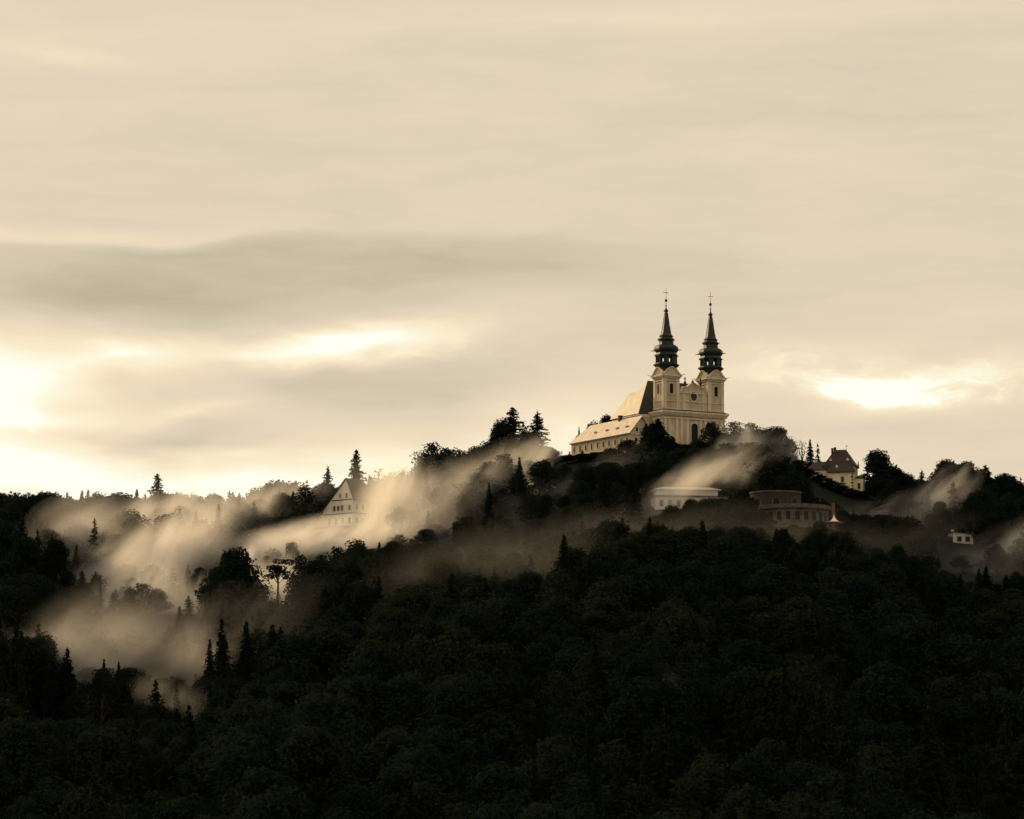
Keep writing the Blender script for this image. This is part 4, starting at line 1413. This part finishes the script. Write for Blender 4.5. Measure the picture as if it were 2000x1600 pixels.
def named(nm, typ):
    nd = ng.nodes.new('GeometryNodeInputNamedAttribute')
    nd.data_type = typ
    nd.inputs['Name'].default_value = nm
    return [q for q in nd.outputs if q.enabled and q.name == 'Attribute'][0]


ng.links.new(named('variant', 'INT'), iop.inputs['Instance Index'])
ng.links.new(named('tree_scale', 'FLOAT_VECTOR'), iop.inputs['Scale'])
cx_ = ng.nodes.new('ShaderNodeCombineXYZ')
ng.links.new(named('tree_rot', 'FLOAT'), cx_.inputs[2])
ng.links.new(cx_.outputs[0], iop.inputs['Rotation'])
ng.links.new(iop.outputs[0], go.inputs[0])
forest.modifiers.new('instances', 'NODES').node_group = ng

# ------------------------------------------------------------------ mist
def mist_material(name, dens, scale, seed, lo=0.40, hi=0.72, stretch=(1, 1, 1), rake=38, col=(1.0, 0.97, 0.92), g_=0.52):
    m = bpy.data.materials.new(name)
    m.use_nodes = True
    t = NT(m.node_tree)
    out = t.n('ShaderNodeOutputMaterial')
    tcn = t.n('ShaderNodeTexCoord')
    ln = t.vmath('LENGTH', tcn.outputs['Object']).outputs['Value']
    fall = t.smooth(t.math('SUBTRACT', 1.0, ln), 0.0, 0.9)
    geo = t.n('ShaderNodeNewGeometry')
    mp = t.n('ShaderNodeMapping', vector_type='POINT')
    t.l(geo.outputs['Position'], mp.inputs['Vector'])
    mp.inputs['Rotation'].default_value = (0, R(rake), 0)       # wisps are drawn out along the drift
    pos = t.vmath('ADD', t.vmath('MULTIPLY', mp.outputs[0], stretch).outputs[0], (seed * 13.7, seed * 7.1, seed * 3.3)).outputs[0]
    nz = t.noise(pos, scale, 4.0, 0.58, 0.7)
    d = t.smooth(t.math('ADD', nz.outputs['Fac'], t.math('MULTIPLY', fall, 0.14)), lo, hi)
    d = t.math('MULTIPLY', t.math('MULTIPLY', d, fall), dens)
    v = t.n('ShaderNodeVolumePrincipled')
    v.inputs['Color'].default_value = col + (1,)
    v.inputs['Anisotropy'].default_value = g_
    t.l(d, v.inputs['Density'])
    t.l(v.outputs[0], out.inputs['Volume'])
    return m


def ico(n=2):
    import bmesh
    bm = bmesh.new()
    bmesh.ops.create_icosphere(bm, subdivisions=n, radius=1.0)
    me = bpy.data.meshes.new('mist_bank')
    bm.to_mesh(me)
    bm.free()
    return me


# px, py, depth Y, half width px, half height px, half depth m, tilt deg, density, label
MIST = [
    (325, 1030, 1440, 120, 78, 24, 34, 0.065, 'bright tall mist plume over the left wood under the lone fir'),
    (285, 1110, 1370, 170, 76, 28, 32, 0.070, 'broad pale mist bank left of the big dark round tree'),
    (250, 1180, 1320, 120, 70, 22, 45, 0.045, 'mist sinking behind the dark spruces at lower left'),
    (345, 1200, 1305, 80, 90, 16, 60, 0.045, 'mist drifting round the narrow black spruce'),
    (150, 1080, 1400, 90, 120, 20, -50, 0.035, 'thin mist veil over the far left wood'),
    (610, 1062, 1400, 160, 42, 24, 10, 0.12, 'dense bright mist lying below the gabled house'),
    (470, 1015, 1450, 110, 60, 16, 34, 0.034, 'hazy mist over the trees left of the gabled house'),
    (560, 1000, 1500, 90, 60, 12, 40, 0.045, 'mist wisp rising toward the gabled house'),
    (535, 1150, 1310, 60, 110, 18, 52, 0.085, 'slanting mist shaft behind the slim pine'),
    (775, 985, 1440, 90, 90, 20, 48, 0.085, 'bright mist swell right of the gabled house'),
    (870, 1000, 1415, 150, 66, 22, 36, 0.040, 'golden mist stream running up toward the tall firs'),
    (965, 965, 1440, 120, 62, 18, 40, 0.06, 'golden mist under the two tall firs'),
    (1045, 905, 1462, 60, 46, 12, 40, 0.05, 'light mist puff beside the chalet roof'),
    (1010, 1015, 1400, 110, 50, 16, 38, 0.016, 'thin mist trailing below the chalet roof'),
    (1365, 945, 1368, 150, 44, 9, 26, 0.075, 'mist streak drifting over the flat-roofed building'),
    (1450, 885, 1462, 50, 60, 12, 50, 0.075, 'bright mist wisp rising right of the church'),
    (1520, 890, 1468, 60, 60, 10, 40, 0.022, 'thin golden veil before the full leafy tree by the church'),
    (1680, 1035, 1385, 150, 44, 20, 16, 0.030, 'dim mist on the slope right of the white tent'),
    (1825, 985, 1440, 90, 44, 14, 40, 0.045, 'dim mist wisp rising before the right skyline trees'),
    (1985, 1092, 1350, 150, 60, 20, 24, 0.045, 'grey mist behind the spruces at lower right'),
    (1290, 1365, 1030, 50, 110, 12, 78, 0.013, 'faint grey mist wisp low on the dark slope'),
    (345, 1370, 1060, 40, 90, 12, 70, 0.010, 'faint mist patch low on the left slope'),
    (400, 1290, 1150, 60, 90, 12, 60, 0.018, 'faint mist shred below the big dark round tree'),
    (150, 1290, 1165, 200, 120, 22, 20, 0.016, 'faint veil between the lower left spruces'),
    (920, 1150, 1235, 300, 110, 28, 12, 0.0022, 'very thin grey mist over the middle of the dark slope'),
    (420, 1270, 1160, 200, 90, 22, 30, 0.0040, 'thin veil drifting over the near trees below the big round tree'),
    (1150, 1080, 1285, 320, 90, 26, 10, 0.0022, 'thin dusky veil over the wood left of the fort'),
    (1480, 1090, 1300, 520, 90, 30, 0, 0.0030, 'very thin grey mist over the wood below the fort'),
    (1170, 960, 1430, 130, 60, 18, 25, 0.010, 'soft mist over the trees below the church wing'),
]
import mathutils
for i, (px, py, Y, rx, ry, rd, tilt, dens, lab) in enumerate(MIST):
    me = ico(2)
    me.materials.append(mist_material('mist', dens * 1.1, max(0.036, min(0.085, 0.75 / (min(rx, ry) * Y / F))), i + 1, 0.43, 0.74, (0.55, 0.8, 1.35), max(25, min(65, tilt + 15))))
    o = link_mesh('mist_bank', me)
    s = Y / F
    o.location = at(px, py, Y)
    o.scale = (rx * s * 1.5, rd * 1.2, ry * s * 1.5)
    o.rotation_euler = (0, R(-tilt), 0)
    tag(o, lab, 'mist', 'mist banks on the hillside', 'stuff')
